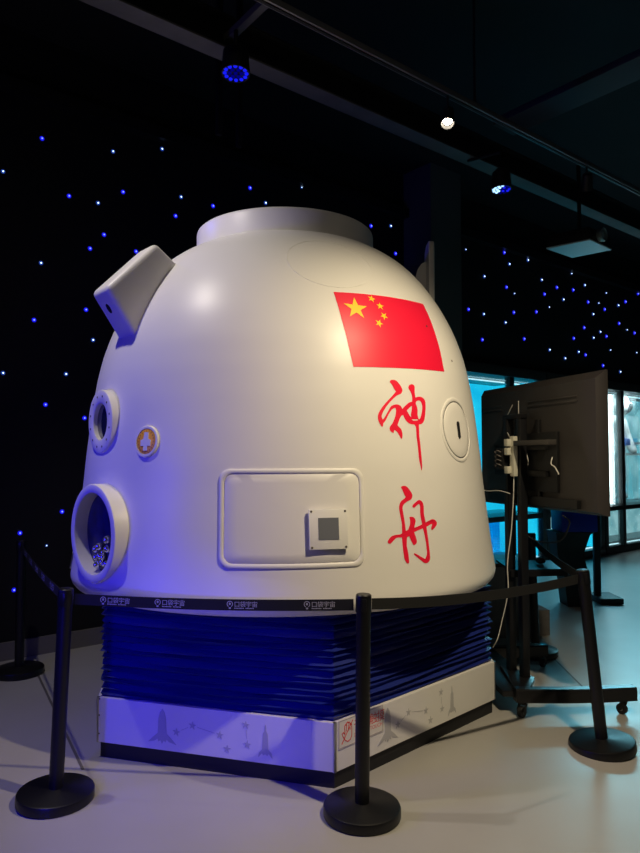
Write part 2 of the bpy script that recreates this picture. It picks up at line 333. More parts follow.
def patch(mb, corners, off, nu=24, nv=14):
    (tl, tr, br, bl) = corners; V = []
    for j in range(nv+1):
        v = j/nv; row = []
        for i in range(nu+1):
            u = i/nu
            th = (tl[0]*(1-u)+tr[0]*u)*(1-v)+(bl[0]*(1-u)+br[0]*u)*v; z = (tl[1]*(1-u)+tr[1]*u)*(1-v)+(bl[1]*(1-u)+br[1]*u)*v
            row.append(mb.bm.verts.new(S(th, z, off)))
        V.append(row)
    for j in range(nv):
        for i in range(nu): mb.bm.faces.new((V[j][i], V[j+1][i], V[j+1][i+1], V[j][i+1]))
flagC = ((-73.6, 2.316), (-39.1, 2.331), (-40.0, 1.947), (-70.8, 1.928))
f = MB(); patch(f, flagC, .0015); flag = cap_part(f, 'flag', RED, label='red flag with one large and four small yellow stars', fix=False)
def skin_poly(mb, pts, off):
    mb.poly([S(a, z, off) for a, z in pts])
def star_on(th, z, R, rot):
    mb = MB(); pts = star_pts(0, 0, R, rot); c = mb.bm.verts.new(S(th, z, .003)); s = (Rz(z+.01)-Rz(z-.01))/.02; l = sqrt(1+s*s)
    vs = [mb.bm.verts.new(S(th+degrees(x/Rz(z+y/l)), z+y/l, .0028)) for x, y in pts]
    for i in range(10): mb.bm.faces.new((c, vs[i], vs[(i+1) % 10]))
    cap_part(mb, 'star', YELLOW, flag, label='large yellow star' if R > .05 else 'small yellow star', fix=False)
star_on(-68.0, 2.232, .066, .05)
for (a, z, r) in [(-62.2, 2.296, .3), (-60.0, 2.259, .1), (-59.6, 2.205, .75), (-61.8, 2.162, .45)]: star_on(a, z, .024, r)

def glyph(name, loops, label):
    mb = MB(); poly = [[Vector((radians(a)*1.15, z, 0)) for a, z in L] for L in loops]; flat = [p for L in loops for p in L]
    tris = tessellate_polygon(poly); vs = [mb.bm.verts.new(S(a, z, .0015)) for a, z in flat]
    for t in tris:
        try: mb.bm.faces.new([vs[i] for i in t])
        except ValueError: pass
    bmesh.ops.recalc_face_normals(mb.bm, faces=mb.bm.faces)
    cap_part(mb, name, RED, label=label)
glyph('brush_character', SHEN, 'upper red brush-written character')
glyph('brush_character', ZHOU, 'lower red brush-written character')

def rrect(w, h, r, n=8, sub=14):
    """rounded rectangle outline in unit coordinates, many points so it can follow the skin"""
    pts = []
    for (cx, cy, a0) in ((w/2-r, h/2-r, 0), (-w/2+r, h/2-r, pi/2), (-w/2+r, -h/2+r, pi), (w/2-r, -h/2+r, 3*pi/2)):
        for k in range(n+1): pts.append((cx+r*cos(a0+k*pi/2/n), cy+r*sin(a0+k*pi/2/n)))
    out = []
    for i in range(len(pts)):
        a, b = pts[i], pts[(i+1) % len(pts)]; L = hypot(b[0]-a[0], b[1]-a[1]); m = max(1, int(L/.03))
        for k in range(m): out.append((a[0]+(b[0]-a[0])*k/m, a[1]+(b[1]-a[1])*k/m))
    return out
def skin_ring(mb, th, z, w, h, r, secs):
    """loft around a rounded rectangle on the skin; secs = (inset, height)"""
    rs = []
    for inset, ht in secs:
        pts = rrect(w-2*inset, h-2*inset, max(r-inset, .004))
        rs.append([S(th+degrees(x/Rz(z+y)), z+y, ht) for x, y in rrect_like(w, h, r, inset)])
    mb.rings(rs, cap=(False, False))
def rrect_like(w, h, r, inset):
    base = rrect(w, h, r); out = []
    for x, y in base:
        sx = (w/2-inset)/(w/2); sy = (h/2-inset)/(h/2); out.append((x*sx, y*sy))
    return out
HT, HZ = -85.8, 1.224
hw = radians(31.4)*1.225; hh = .445
f = MB(); skin_ring(f, HT, HZ, hw, hh, .05, [(0, -.002), (.001, .004), (.005, .007), (.017, .007), (.021, .004), (.022, -.002)])
hatch_frame = cap_part(f, 'hatch_frame', WHITE, ang=40)
# hatch door: skin patch a touch proud inside the frame
f = MB(); w2, h2 = hw-.050, hh-.050
outl = rrect(w2, h2, .035)
rsA = [[S(HT+degrees(x/Rz(HZ+y)), HZ+y, ht) for x, y in [(px*k, py*k) for px, py in outl]] for k, ht in [(1, -.002), (.999, .0015), (.99, .003), (.8, .003), (.55, .003), (.3, .003), (.08, .003)]]
f.rings(rsA, cap=(False, True)); hatch = cap_part(f, 'hatch_door', WHITE, ang=40)
# square sensor plate on the hatch
f = MB(); M = SM(-78.4, 1.172, .017); f.box((0, 0, 0), (.178, .178, .012), None, .002); f.bm.transform(M)
plate = cap_part(f, 'sensor_plate', WHITE2, label='square white plate with grey window')
f = MB(); f.box((0, 0, -.008), (.15, .15, .012)); f.bm.transform(M); cap_part(f, 'spacer', BLACKG, plate)
f = MB(); f.box((0, .002, .0068), (.094, .098, .002)); f.bm.transform(M); cap_part(f, 'grey_window', GREYSQ, plate, label='dark grey square window')
for sx in (-1, 1):
    for sy in (-1, 1):
        f = MB(); f.lathe([(.005, .0055), (.005, .0075), (.003, .008)], Matrix.Translation((sx*.078, sy*.08, 0)), 12); f.bm.transform(M); cap_part(f, 'screw', mat('dark_screw', (.08, .06, .05), .4), plate)
# round cap on the right, with slot
def skin_circ(mb, th, z, prof, n=64, cap=(False, False)):
    rs = []
    for r, ht in prof: rs.append([S(th+degrees(r*cos(2*pi*k/n)/Rz(z+r*sin(2*pi*k/n))), z+r*sin(2*pi*k/n), ht) for k in range(n)])
    mb.rings(rs, cap=cap)
RT, RZ_ = -37.0, 1.640
f = MB(); skin_circ(f, RT, RZ_, [(.173, -.002), (.172, .002), (.169, .004), (.155, .004), (.152, .002), (.1515, -.002)]); rc = cap_part(f, 'port_ring', WHITE, ang=40)
f = MB(); skin_circ(f, RT, RZ_, [(.1505, .0004), (.1465, .0004)]); cap_part(f, 'port_gap', BLACKG, rc)
f = MB(); skin_circ(f, RT, RZ_, [(.146, -.002), (.145, .002), (.140, .004), (.10, .004), (.05, .004), (.01, .004)], cap=(False, True)); rp = cap_part(f, 'port_cover', WHITE, ang=40)
f = MB(); M = SM(RT, RZ_-.002, .0055); f.bm.verts.ensure_lookup_table()
sl = [(cos(a)*.014, (sin(a)*.014+(.032 if sin(a) >= 0 else -.032))) for a in [2*pi*k/20 for k in range(20)]]
f.prism([(x, y, -.006) for x, y in sl], (0, 0, .008)); f.bm.transform(M); cap_part(f, 'slot', BLACKG, rp, label='black oblong slot')
# orange badge
BM_ = SM(-121.3, 1.578, -.004)
f = MB(); f.lathe([(.078, -.006), (.078, .010), (.074, .014), (.064, .014), (.062, .009), (.0, .009)][:-1], BM_, 40, cap=(True, True)); bd = cap_part(f, 'badge_ring', WHITE)
f = MB(); f.lathe([(.061, .009), (.061, .0115), (.056, .013)], BM_, 40); cap_part(f, 'badge_disc', BADGE_O, bd, label='orange round disc with white cross')
f = MB(); cr_ = [(-.013, -.045), (.013, -.045), (.013, -.022), (.032, -.022), (.034, .006), (.016, .012), (.013, .045), (-.013, .045), (-.016, .012), (-.034, .006), (-.032, -.022), (-.013, -.022)]
f.prism([(x, y, .0125) for x, y in cr_], (0, 0, .003)); f.bm.transform(BM_); cap_part(f, 'cross', WHITE2, bd)
f = MB()
for k in range(20):
    a = 2*pi*k/20; f.box((.051*cos(a), .051*sin(a), .0135), (.006, .003, .002), a)
f.bm.transform(BM_); cap_part(f, 'badge_dots', mat('badge_brown', (.45, .15, .02), .5), bd)

# two portholes on the left
def port(th, z, R, ri, ln, rf, az):
    t = radians(th); a = radians(az); nv = Vector((cos(a), sin(a), 0)); x = Vector((-sin(a), cos(a), 0)); y = nv.cross(x)
    M = Matrix((x, y, nv)).transposed().to_4x4(); M.translation = Vector((CX+rf*cos(t), CY+rf*sin(t), z))-nv*ln
    f = MB(); back = -.16 if R > .2 else -.12
    f.lathe([(R, back), (R, ln-.008), (R-.003, ln-.002), (R-.008, ln), (ri+.006, ln), (ri+.001, ln-.003), (ri, ln-.01), (ri, ln-.11 if R > .2 else ln-.07)], M, 72, cap=(True, False))
    return M, f
M, f = port(-136.2, 1.122, .247, .203, .11, 1.288, -136)
p1 = cap_part(f, 'porthole_ring', WHITE, label='large deep white porthole ring low on the left')
f = MB(); f.lathe([(.206, .038), (.15, .039), (.08, .040), (.01, .040)], M, 48, cap=(False, True)); cap_part(f, 'porthole_back', mat('porthole_blue', (.006, .007, .085), .35, noise=.6, nscale=16), p1)
rnd = random.Random(4)
bead = []
for i in range(40):
    if len(bead) >= 18: break
    u = rnd.random(); x = -.06+.15*u; y = -.165+.22*rnd.random()*rnd.random()-.02*u
    r = rnd.uniform(.010, .022)
    if hypot(x, y) > .175: continue
    f = MB(); f.ball((x, y, .041+r), r, 14); f.bm.transform(M); cap_part(f, 'glass_bead', BALL, p1); bead.append(1)
# housing step under the large porthole
M, f = port(-141, 1.69, .168, .096, .050, 1.207, -141)
p2 = cap_part(f, 'porthole_ring', WHITE, label='smaller white porthole ring with screws')
f = MB(); f.lathe([(.098, .026), (.05, .027), (.01, .027)], M, 40, cap=(False, True)); cap_part(f, 'porthole_glass', GLASSD, p2)
for k in range(12):
    a = 2*pi*(k+.5)/12; f = MB(); f.lathe([(.0055, .049), (.0055, .0515), (.003, .052)], M @ Matrix.Translation((.135*cos(a), .135*sin(a), 0)), 10); cap_part(f, 'screw', mat('dark_screw', (.08, .06, .05), .4), p2)

# periscope housing on the upper left
th = radians(-139); Nn = Vector((cos(th), sin(th), 0)); Tt = Vector((sin(th), -cos(th), 0))*1.0
P0 = Vector((CX+.022, CY, 0))-Tt*.1
q = lambda r, z: P0+Nn*r+Vector((0, 0, z))
f = MB(); f.prism([q(1.262, 2.368), q(.985, 2.656), q(.850, 2.560), q(.78, 2.40), q(.94, 2.03), q(1.082, 2.108)], Tt*.20, .034, 4)
an = cap_part(f, 'periscope_housing', WHITE, label='box-shaped white housing leaning out on the upper left', ang=60)
f = MB(); e = (q(1.082, 2.108)-q(1.262, 2.368)).normalized(); nn = e.cross(Tt).normalized()
if nn.dot(Nn) < 0: nn = -nn
cc = q(1.262, 2.368)+e*.105+Tt*.1
Mx = Matrix((Tt.normalized(), e, nn)).transposed().to_4x4(); Mx.translation = cc
f.lathe([(.018, -.006), (.018, .002), (.014, .003)], Mx @ Matrix.Scale(1.5, 4, (0, 1, 0)), 20); cap_part(f, 'lens_opening', BLACKG, an)
# fin on the right
f = MB(); f.prism([(.708, 4.22, 2.36), (.708, 4.22, 2.84), (.712, 4.235, 2.885), (.715, 4.26, 2.90), (.715, 4.36, 2.90), (.71, 4.40, 2.86), (.70, 4.42, 2.36)], (.040, .012, 0), .012, 3)
fin = cap_part(f, 'antenna_fin', WHITE, label='upright white fin on the right shoulder', ang=60)
f = MB(); f.prism([(.64, 4.33, 2.42), (.64, 4.33, 2.68), (.655, 4.33, 2.735), (.68, 4.33, 2.77), (.72, 4.33, 2.79), (.72, 4.33, 2.40)], (0, .04, 0), .006, 2); cap_part(f, 'fin_web', WHITE, fin)
# small rivets on the skin
for a, z in [(-150, 1.05), (-43, 2.19), (-33.5, 2.02)]:
    f = MB(); f.lathe([(.006, -.002), (.006, .002), (.003, .003)], SM(a, z, 0), 10); cap_part(f, 'rivet', mat('dark_screw', (.08, .06, .05), .4))
f = MB(); f.prism([(x, y, 0) for x, y in rrect(.05, .10, .015)], (0, 0, .012)); f.bm.transform(SM(-163, .915, -.004)); cap_part(f, 'side_fitting', STEEL, label='small metal fitting low on the left edge')

# ------------------------------------------------------------------ the base under the capsule
F3 = Vector((.068, 3.065, 0)); L3 = Vector((-1.116, 3.395, 0)); R3 = Vector((1.031, 3.98, 0)); HC = Vector((-.157, 4.30, 0))
HEX = [F3, R3, 2*HC-L3, 2*HC-F3, 2*HC-R3, L3]
base = thing('motion_base', 'six-sided white plinth with blue pleated bellows under the capsule', 'plinth', (HC.x, HC.y, 0))
def bpart(mb, name, m, parent=None, ang=35, label=None, fix=True):
    o = mb.build(name, m, None, ang, fix); o.data.transform(Matrix.Translation(-HC)); o.parent = parent or base
    if label: o['label'] = label
    return o
def hexring(k, z, dk=0): return [HC+(p-HC)*k+Vector((0, 0, z)) for p in HEX]
f = MB(); f.rings([hexring(.985, 0), hexring(.985, .082)]); bpart(f, 'kick_board', BLACKG, label='black kick strip')
PZ0, PZ1 = .078, .298
def slab(A, B, z0, z1, th, inset):
    d = (B-A).normalized(); n = Vector((d.y, -d.x, 0))
    if n.dot((A+B)/2-HC) < 0: n = -n
    a = A+d*inset; b = B-d*inset; v = Vector((0, 0, 1))
    return [a+v*z0, b+v*z0, b+v*z1, a+v*z1], n, d
panels = []
for i in range(6):
    A, B = HEX[i], HEX[(i+1) % 6]; pts, n, d = slab(A, B, PZ0, PZ1, .02, .004)
    f = MB(); f.prism([p-n*.02 for p in pts], n*.02, .002, 1); panels.append((bpart(f, 'side_panel', WHITE2), A, B, n))
f = MB(); f.rings([hexring(.975, PZ1-.012), hexring(.975, PZ1-.002)]); bpart(f, 'top_board', WHITE2)
for P in HEX:
    f = MB(); d = (P-HC).normalized(); f.tube([P-d*.006+Vector((0, 0, PZ0)), P-d*.006+Vector((0, 0, PZ1))], .009, 10); bpart(f, 'corner_strip', STEEL, label='thin metal corner strip')
# bellows
f = MB(); rs = []; rnd = random.Random(11); SUB = 20; NP = 16; z0 = PZ1-.004; z1 = .781
for lev in range(2*NP+1):
    z = z0+(z1-z0)*lev/(2*NP)+(rnd.uniform(-.005, .005) if 0 < lev < 2*NP else 0); out = (lev % 2 == 1); ring = []
    kk = .988 if out else .962
    if lev == 0: kk = .975
    kk += rnd.uniform(-.004, .004)
    for i in range(6):
        A, B = HEX[i], HEX[(i+1) % 6]
        for s in range(SUB):
            u = s/SUB; p = A.lerp(B, u); dz = .004*sin(3*u*pi+lev*1.7+i)+rnd.uniform(-.0015, .0015)-.010*sin(pi*u)*(1 if 0 < lev < 2*NP else 0)
            q_ = HC+(p-HC)*(kk+.003*sin(u*9+lev)); ring.append(Vector((q_.x, q_.y, z+dz)))
    rs.append(ring)
f.rings(rs, cap=(False, False)); bpart(f, 'bellows', BELLOW, ang=25, label='dark blue pleated fabric bellows')
# pictures on the two visible panels
ROCKET = [(0, .5), (.07, .40), (.12, .22), (.13, -.05), (.14, -.2), (.30, -.33), (.45, -.48), (.22, -.42), (.14, -.36), (.12, -.44), (.05, -.40), (0, -.5), (-.05, -.40), (-.12, -.44), (-.14, -.36), (-.22, -.42), (-.45, -.48), (-.30, -.33), (-.14, -.2), (-.13, -.05), (-.12, .22), (-.07, .40)]
ROCKET2 = [(0, .5), (.035, .42), (.04, .3), (.10, .22), (.12, -.1), (.13, -.24), (.26, -.34), (.30, -.5), (.19, -.40), (.13, -.36), (.09, -.42), (0, -.38), (-.09, -.42), (-.13, -.36), (-.19, -.40), (-.30, -.5), (-.26, -.34), (-.13, -.24), (-.12, -.1), (-.10, .22), (-.04, .3), (-.035, .42)]
def on_face(A, B, n, pts, off=.0012):
    d = (B-A).normalized(); return [A+d*u+Vector((0, 0, z))+n*off for u, z in pts]
def pictures(pan, A, B, n):
    def put(name, pts, th=.0015):
        f = MB(); f.prism(on_face(A, B, n, pts, .0003), n*th); bpart(f, name, ENGR, pan)
    put('rocket_picture', [(.362+x*.17, .192+y*.168) for x, y in ROCKET])
    put('rocket_picture', [(.895+x*.12, .180+y*.155) for x, y in ROCKET2])
    st = [(.438, .172), (.523, .212), (.665, .184), (.703, .124), (.797, .246), (.805, .156)]
    for u, z in st: put('star_picture', star_pts(u, z, .021, .1))
    for a, b in ((1, 2), (4, 5), (0, 1)):
        (u0, z0_), (u1, z1_) = st[a], st[b]; L = hypot(u1-u0, z1_-z0_); du, dz = (u1-u0)/L, (z1_-z0_)/L; w = .001
        p, r = (u0+du*.026, z0_+dz*.026), (u1-du*.026, z1_-dz*.026)
        put('line_picture', [(p[0]-dz*w, p[1]+du*w), (r[0]-dz*w, r[1]+du*w), (r[0]+dz*w, r[1]-du*w), (p[0]+dz*w, p[1]-du*w)], .001)
pl = panels[5]; pr = panels[0]
pictures(pl[0], L3, F3, pl[3]); pictures(pr[0], F3, R3, pr[3])
for u, z in [(.012, .29), (.012, .21), (.012, .12)]:
    f = MB(); Mq = Matrix.Translation(L3+(F3-L3).normalized()*u+Vector((0, 0, z))) @ pl[3].to_track_quat('Z', 'Y').to_matrix().to_4x4()
    f.lathe([(.004, 0), (.004, .002), (.002, .0025)], Mq, 10); bpart(f, 'screw', mat('dark_screw', (.08, .06, .05), .4), pl[0])
# warning sign stuck on the right panel
A, B, n = F3, R3, pr[3]; d = (B-A).normalized()
f = MB(); f.prism(on_face(A, B, n, [(.018, .172), (.326, .172), (.326, .302), (.018, .302)], .0002), n*.003, .0006, 1); sg = bpart(f, 'warning_sign', SIGNP, label='white warning sign with red hand and red characters')
def sput(mb, pts): mb.prism(on_face(A, B, n, pts, .0028), n*.0015)
def stroke(mb, P, w):
    for i in range(len(P)-1):
        (a, b), (c, e_) = P[i], P[i+1]; L = hypot(c-a, e_-b); dx, dy = (c-a)/L*w/2, (e_-b)/L*w/2
        sput(mb, [(a-dy-dx*.6, b+dx-dy*.6), (c-dy+dx*.6, e_+dx+dy*.6), (c+dy+dx*.6, e_-dx+dy*.6), (a+dy-dx*.6, b-dx-dy*.6)])
f = MB(); hx, hz = .078, .236
hand = [(-.030, -.012), (-.036, .002), (-.028, .008), (-.018, -.004), (-.020, .034), (-.012, .040), (-.008, .032), (-.007, .044), (.001, .048), (.005, .040), (.006, .044), (.013, .044), (.016, .034), (.022, .036), (.027, .028), (.027, -.020), (.018, -.036), (.000, -.040), (-.014, -.032), (-.030, -.012)]
stroke(f, [(hx+x, hz+y) for x, y in hand], .0035)
for x in (-.008, .004, .015): stroke(f, [(hx+x, hz+.034), (hx+x+.001, hz+.008)], .003)
stroke(f, [(hx-.038, hz-.042), (hx+.034, hz+.048)], .004)
bpart(f, 'hand_symbol', REDINK, sg, label='red outlined hand with a stroke through it')
Mf = Matrix((d, Vector((0, 0, 1)), n)).transposed().to_4x4()
f = MB(); M2 = Mf.copy(); M2.translation = A+d*.118+Vector((0, 0, .232))+n*.0036; text_mesh('请勿触摸', .058, M2, f, .86)
bpart(f, 'sign_characters', REDINK, sg, label='red characters', fix=False)
f = MB(); M2 = Mf.copy(); M2.translation = A+d*.122+Vector((0, 0, .204))+n*.0036; text_mesh('DO NOT TOUCH', .025, M2, f)
bpart(f, 'sign_letters', REDINK, sg, label='small red letters', fix=False)
f = MB(); 
for a_, b_ in (((.022, .177), (.322, .177)), ((.022, .297), (.322, .297)), ((.022, .177), (.022, .297)), ((.322, .177), (.322, .297))): stroke(f, [a_, b_], .0012)
bpart(f, 'sign_border', mat('thin_grey_line', (.3, .25, .25), .5), sg)

# ------------------------------------------------------------------ barrier posts and belts
def make_post(label):
    t = thing('barrier_post', label, 'barrier post', group='black barrier posts around the capsule')
    f = MB(); f.lathe([(.158, 0), (.163, .006), (.163, .036), (.160, .043), (.152, .047), (.05, .052), (.042, .056)], None, 56); f.build('base', POST, t)
    f = MB(); f.lathe([(.031, .05), (.031, .845)], None, 28); f.build('pole', POST, t)
    f = MB(); f.lathe([(.033, .842), (.034, .846), (.034, .905), (.033, .914), (.029, .918), (.02, .919)], None, 28); f.build('belt_head', POST, t)
    f = MB(); f.box((0, -.034, .877), (.02, .006, .052), None, .001); f.build('belt_clip', CARTM, t)
    return t
posts = [((-1.159, 2.985), (0, 1.9), 'black barrier post on the floor left of the plinth, nearest on the left'),
         ((.176, 2.86), (0, .6), 'black barrier post standing in front of the plinth corner'),
         ((1.457, 3.50), (0, -5.5), 'black barrier post leaning left beside the wheeled screen stand'),
         ((-2.085, 4.68), (0, 0), 'black barrier post in the dark by the star wall, far left'),
         ((1.642, 5.13), (0, -1.5), 'black barrier post behind the wheeled screen stand')]
p_obj = []
for i, ((x, y), (rx, ry), lab) in enumerate(posts):
    o = make_post(lab) if i == 0 else copy_tree(p_obj[0])
    o['label'] = lab; o.location = (x, y, 0); o.rotation_euler = (radians(rx), radians(ry), 0); p_obj.append(o)
tops = [Vector((x+sin(radians(ry))*.872, y, cos(radians(ry))*.872)) for (x, y), (rx, ry), l in posts]

def belt(a, b, sag, label, prints, rev=False):
    d = (b-a); L = d.length; dh = d.normalized(); n = Vector((dh.y, -dh.x, 0)).normalized()
    if n.y > 0: n = -n
    o0 = a+dh*.042; o1 = b-dh*.042
    f = MB(); rs = []; K = 24
    for k in range(K+1):
        u = k/K; p = o0.lerp(o1, u)+Vector((0, 0, -4*sag*u*(1-u)))
        rs.append([p+n*.0009+Vector((0, 0, .024)), p+n*.0009-Vector((0, 0, .024)), p-n*.0009-Vector((0, 0, .024)), p-n*.0009+Vector((0, 0, .024))])
    f.rings(rs); bo = f.build('barrier_belt', BELT, None); tag(bo, label, 'belt', 'black belts between the barrier posts')
    L = (o1-o0).length
    for u0 in prints:
        p = o0.lerp(o1, u0)+Vector((0, 0, -4*sag*u0*(1-u0))); sl_ = -4*sag*(1-2*u0)/L
        x = (dh*1.0+Vector((0, 0, sl_))).normalized(); y = n.cross(x) if n.cross(x).z > 0 else x.cross(n)
        xx = x if x.x > 0 else -x
        z = xx.cross(y)
        if z.dot(n) < 0: z = n
        M = Matrix((xx, y, n)).transposed().to_4x4(); M.translation = p+n*.0013
        g = MB(); 
        # lamp-shaped logo: ring, inner spot and foot
        segs = 18
        for k in range(segs):
            a0 = -pi/2+.5+k*(2*pi-1.0)/segs; a1 = -pi/2+.5+(k+1)*(2*pi-1.0)/segs; c = (.008, .004)
            g.poly([(c[0]+r_*cos(t_), c[1]+r_*sin(t_), 0) for r_, t_ in ((.0105, a0), (.0105, a1), (.0135, a1), (.0135, a0))])
        g.poly([(.008+.0045*cos(2*pi*k/10), .005+.0055*sin(2*pi*k/10), 0) for k in range(10)])
        g.poly([(.003, -.010, 0), (.013, -.010, 0), (.012, -.017, 0), (.004, -.017, 0)])
        g.bm.transform(M)
        M2 = M @ Matrix.Translation((.026, -.0065, 0)); text_mesh('口袋宇宙', .027, M2, g, .92)
        for k in range(14):
            if k == 7: continue
            xk = .028+k*.0062; gg = [(xk, -.016, 0), (xk+.0042, -.016, 0), (xk+.0042, -.0115, 0), (xk, -.0115, 0)]; g.poly([M @ Vector(v) for v in gg])
        pr_ = g.build('belt_print', BELTPRINT, bo, fix=False)
    return bo
belt(tops[0], tops[1], .012, 'black belt printed with pale lamp logos across the front of the plinth', (.10, .30, .56, .832))
belt(tops[1], tops[2], .028, 'plain black belt slanting up from the front post to the leaning post', ())
belt(tops[3], tops[0], .025, 'printed black belt running into the dark on the far left', (.10, .26, .42, .58, .76))
belt(tops[4], tops[2], .02, 'short black belt passing behind the wheeled screen stand', ())

# ------------------------------------------------------------------ screen on a wheeled stand
A2 = Vector((1.19, 4.76, 0)); B2 = Vector((1.56, 3.59, 0)); td = (B2-A2).normalized(); tb = Vector((td.y, -td.x, 0))
if tb.x > 0: tb = -tb                         # towards the back of the screen (our side)
tv = thing('television', 'large black flat screen seen from behind, beside the capsule', 'television', ((A2+B2)/2).to_tuple())
tc = (A2+B2)/2; W = (B2-A2).length
def tpart(mb, name, m, parent=None, ang=35, label=None, root=None, fix=True):
    o = mb.build(name, m, None, ang, fix); r_ = root or tv; o.data.transform(Matrix.Translation(-Vector(r_.location))); o.parent = parent or r_
    if label: o['label'] = label
    return o
def tq(u, v, z): return A2+td*u+tb*v+Vector((0, 0, z))     # u along the screen (far to near), v towards the back
Z0, Z1 = 1.18, 1.975
f = MB(); f.rings([[tq(0, .0, Z0), tq(W, .0, Z0), tq(W, .0, Z1), tq(0, .0, Z1)], [tq(0, .012, Z0), tq(W, .012, Z0), tq(W, .012, Z1), tq(0, .012, Z1)],
                  [tq(.035, .058, Z0+.02), tq(W-.028, .058, Z0+.02), tq(W-.028, .058, Z1-.045), tq(.035, .058, Z1-.045)]]); tpart(f, 'back_shell', TVP)
f = MB(); f.box((0, 0, 0), (W-.02, .004, Z1-Z0-.03)); f.bm.transform(Matrix.Translation(tq(W/2, -.002, (Z0+Z1)/2)) @ Matrix.Rotation(atan2(td.y, td.x), 4, 'Z')); tpart(f, 'screen_panel', SCREEN)
ta = atan2(td.y, td.x)
def tbox(mb, u, v, z, su, sv, sz, bev=.0): mb.box(tq(u, v, z), (su, sv, sz), ta, bev)
for u, z, su in ((.17, 1.845, .24), (.82, 1.845, .46)):
    for dz in (0, -.028):
        f = MB(); tbox(f, u, .060, z+dz, su, .007, .010, .003); tpart(f, 'vent_rib', TVP)
f = MB(); tbox(f, .66, .069, 1.47, .46, .022, .36, .006); tpart(f, 'electronics_hump', TVD)
f = MB(); tbox(f, .62, .075, 1.235, .9, .03, .05, .004); tpart(f, 'speaker_bar', TVD)

stand = thing('television_stand', 'black wheeled stand with two tall columns holding the big screen', 'stand', (1.235, 4.10, 0))
def spart(mb, name, m, parent=None, label=None, ang=35): return tpart(mb, name, m, parent, ang, label, stand)
P1 = Vector((1.255, 4.14, 0)); P2 = P1-td*.14
for P in (P1, P2):
    f = MB(); f.box(P+Vector((0, 0, .925)), (.045, .05, 1.65), ta, .006); spart(f, 'column', CARTM)
f = MB(); f.box(P1.lerp(P2, .5)+Vector((0, 0, 1.755)), (.2, .05, .03), ta, .004); spart(f, 'column_cap', CARTM)
f = MB()
MC = P1.lerp(P2, .5)
for z in (1.56, 1.40): f.box(MC-tb*.035+Vector((0, 0, z)), (.55, .03, .035), ta, .003)
for s in (-.16, .16): f.box(MC+td*s-tb*.055+Vector((0, 0, 1.48)), (.035, .02, .5), ta, .003)
spart(f, 'wall_bracket', TVD)
f = MB(); f.box(MC+td*.26+tb*.045+Vector((0, 0, 1.585)), (.34, .06, .03), ta, .004); spart(f, 'cross_arm', mat('arm_grey', (.05, .045, .042), .35))
# feet run crosswise, joined by a sloping plate
def foot(x0, y0, x1, y1, z, bow):
    f = MB(); rs = []; a = Vector((x0, y0, z)); b = Vector((x1, y1, z)); d_ = (b-a).normalized(); n_ = Vector((-d_.y, d_.x, 0))
    for k in range(15):
        u = k/14; p = a.lerp(b, u)+Vector((0, 0, -bow*4*u*(1-u))); w_ = .035; h_ = .038
        rs.append([p-n_*w_-Vector((0, 0, h_)), p+n_*w_-Vector((0, 0, h_)), p+n_*w_+Vector((0, 0, h_*.8)), p+n_*w_*.7+Vector((0, 0, h_)), p-n_*w_*.7+Vector((0, 0, h_)), p-n_*w_+Vector((0, 0, h_*.8))])
    f.rings(rs); return spart(f, 'foot', CARTM)
foot(1.13, 3.93, 1.84, 3.96, .125, .008); foot(1.02, 4.78, 1.62, 4.83, .125, .006)
f = MB(); f.prism([(1.07, 3.95, .10), (1.25, 3.95, .10), (1.28, 4.25, .10), (1.24, 4.80, .10), (1.04, 4.78, .10), (1.04, 4.25, .10)], (0, 0, .035), .006, 2); spart(f, 'base_plate', CARTM)
f = MB(); f.prism([(1.14, 3.97, .12), (1.23, 3.96, .12), (1.31, 4.12, .13), (1.22, 4.36, .13), (1.16, 4.36, .13)], (0, 0, .03), .006, 2); spart(f, 'column_socket', CARTM)
def caster(x, y, rz):
    f = MB(); f.box((x, y, .083), (.03, .03, .03), rz, .004)
    for s in (-1, 1):
        f.prism([Vector((x, y, 0))+Matrix.Rotation(rz, 3, 'Z') @ Vector((s*.019, a_, b_)) for a_, b_ in ((-.012, .075), (.014, .075), (.030, .045), (.024, .026), (.008, .026))], Matrix.Rotation(rz, 3, 'Z') @ Vector((.004*s, 0, 0)))
    c = spart(f, 'caster', CASTR)
    g = MB(); Mw = Matrix.Translation((x, y, .031)) @ Matrix.Rotation(rz, 4, 'Z') @ Matrix.Translation((0, .014, 0)) @ Matrix.Rotation(pi/2, 4, 'Y')
    g.lathe([(.012, -.014), (.028, -.014), (.031, -.010), (.031, .010), (.028, .014), (.012, .014)], Mw, 24); spart(g, 'wheel', CASTR, c)
    h = MB(); h.lathe([(.010, -.016), (.010, .016)], Mw, 12); spart(h, 'hub', STEEL, c)
for x, y, r_ in ((1.175, 3.92, 2.3), (1.775, 3.95, .7), (1.07, 4.78, 1), (1.585, 4.82, -.8)): caster(x, y, r_)
f = MB(); f.prism([(1.20, 4.22, .775), (1.58, 4.28, .775), (1.62, 4.40, .775), (1.60, 4.62, .775), (1.22, 4.66, .775)], (0, 0, .014), .003, 1); shelf_o = spart(f, 'shelf', CARTM)
f = MB(); f.prism([(1.20, 4.22, .745), (1.58, 4.28, .745), (1.60, 4.30, .745), (1.22, 4.25, .745)], (0, 0, .032), 0); spart(f, 'shelf_lip', CARTM)
f = MB(); f.ball((1.47, 4.47, .811), .05, 18, (.62, 1, .42)); f.bm.verts.ensure_lookup_table(); tag(f.build('computer_mouse', TVD), 'small black mouse lying on the stand shelf', 'computer mouse')

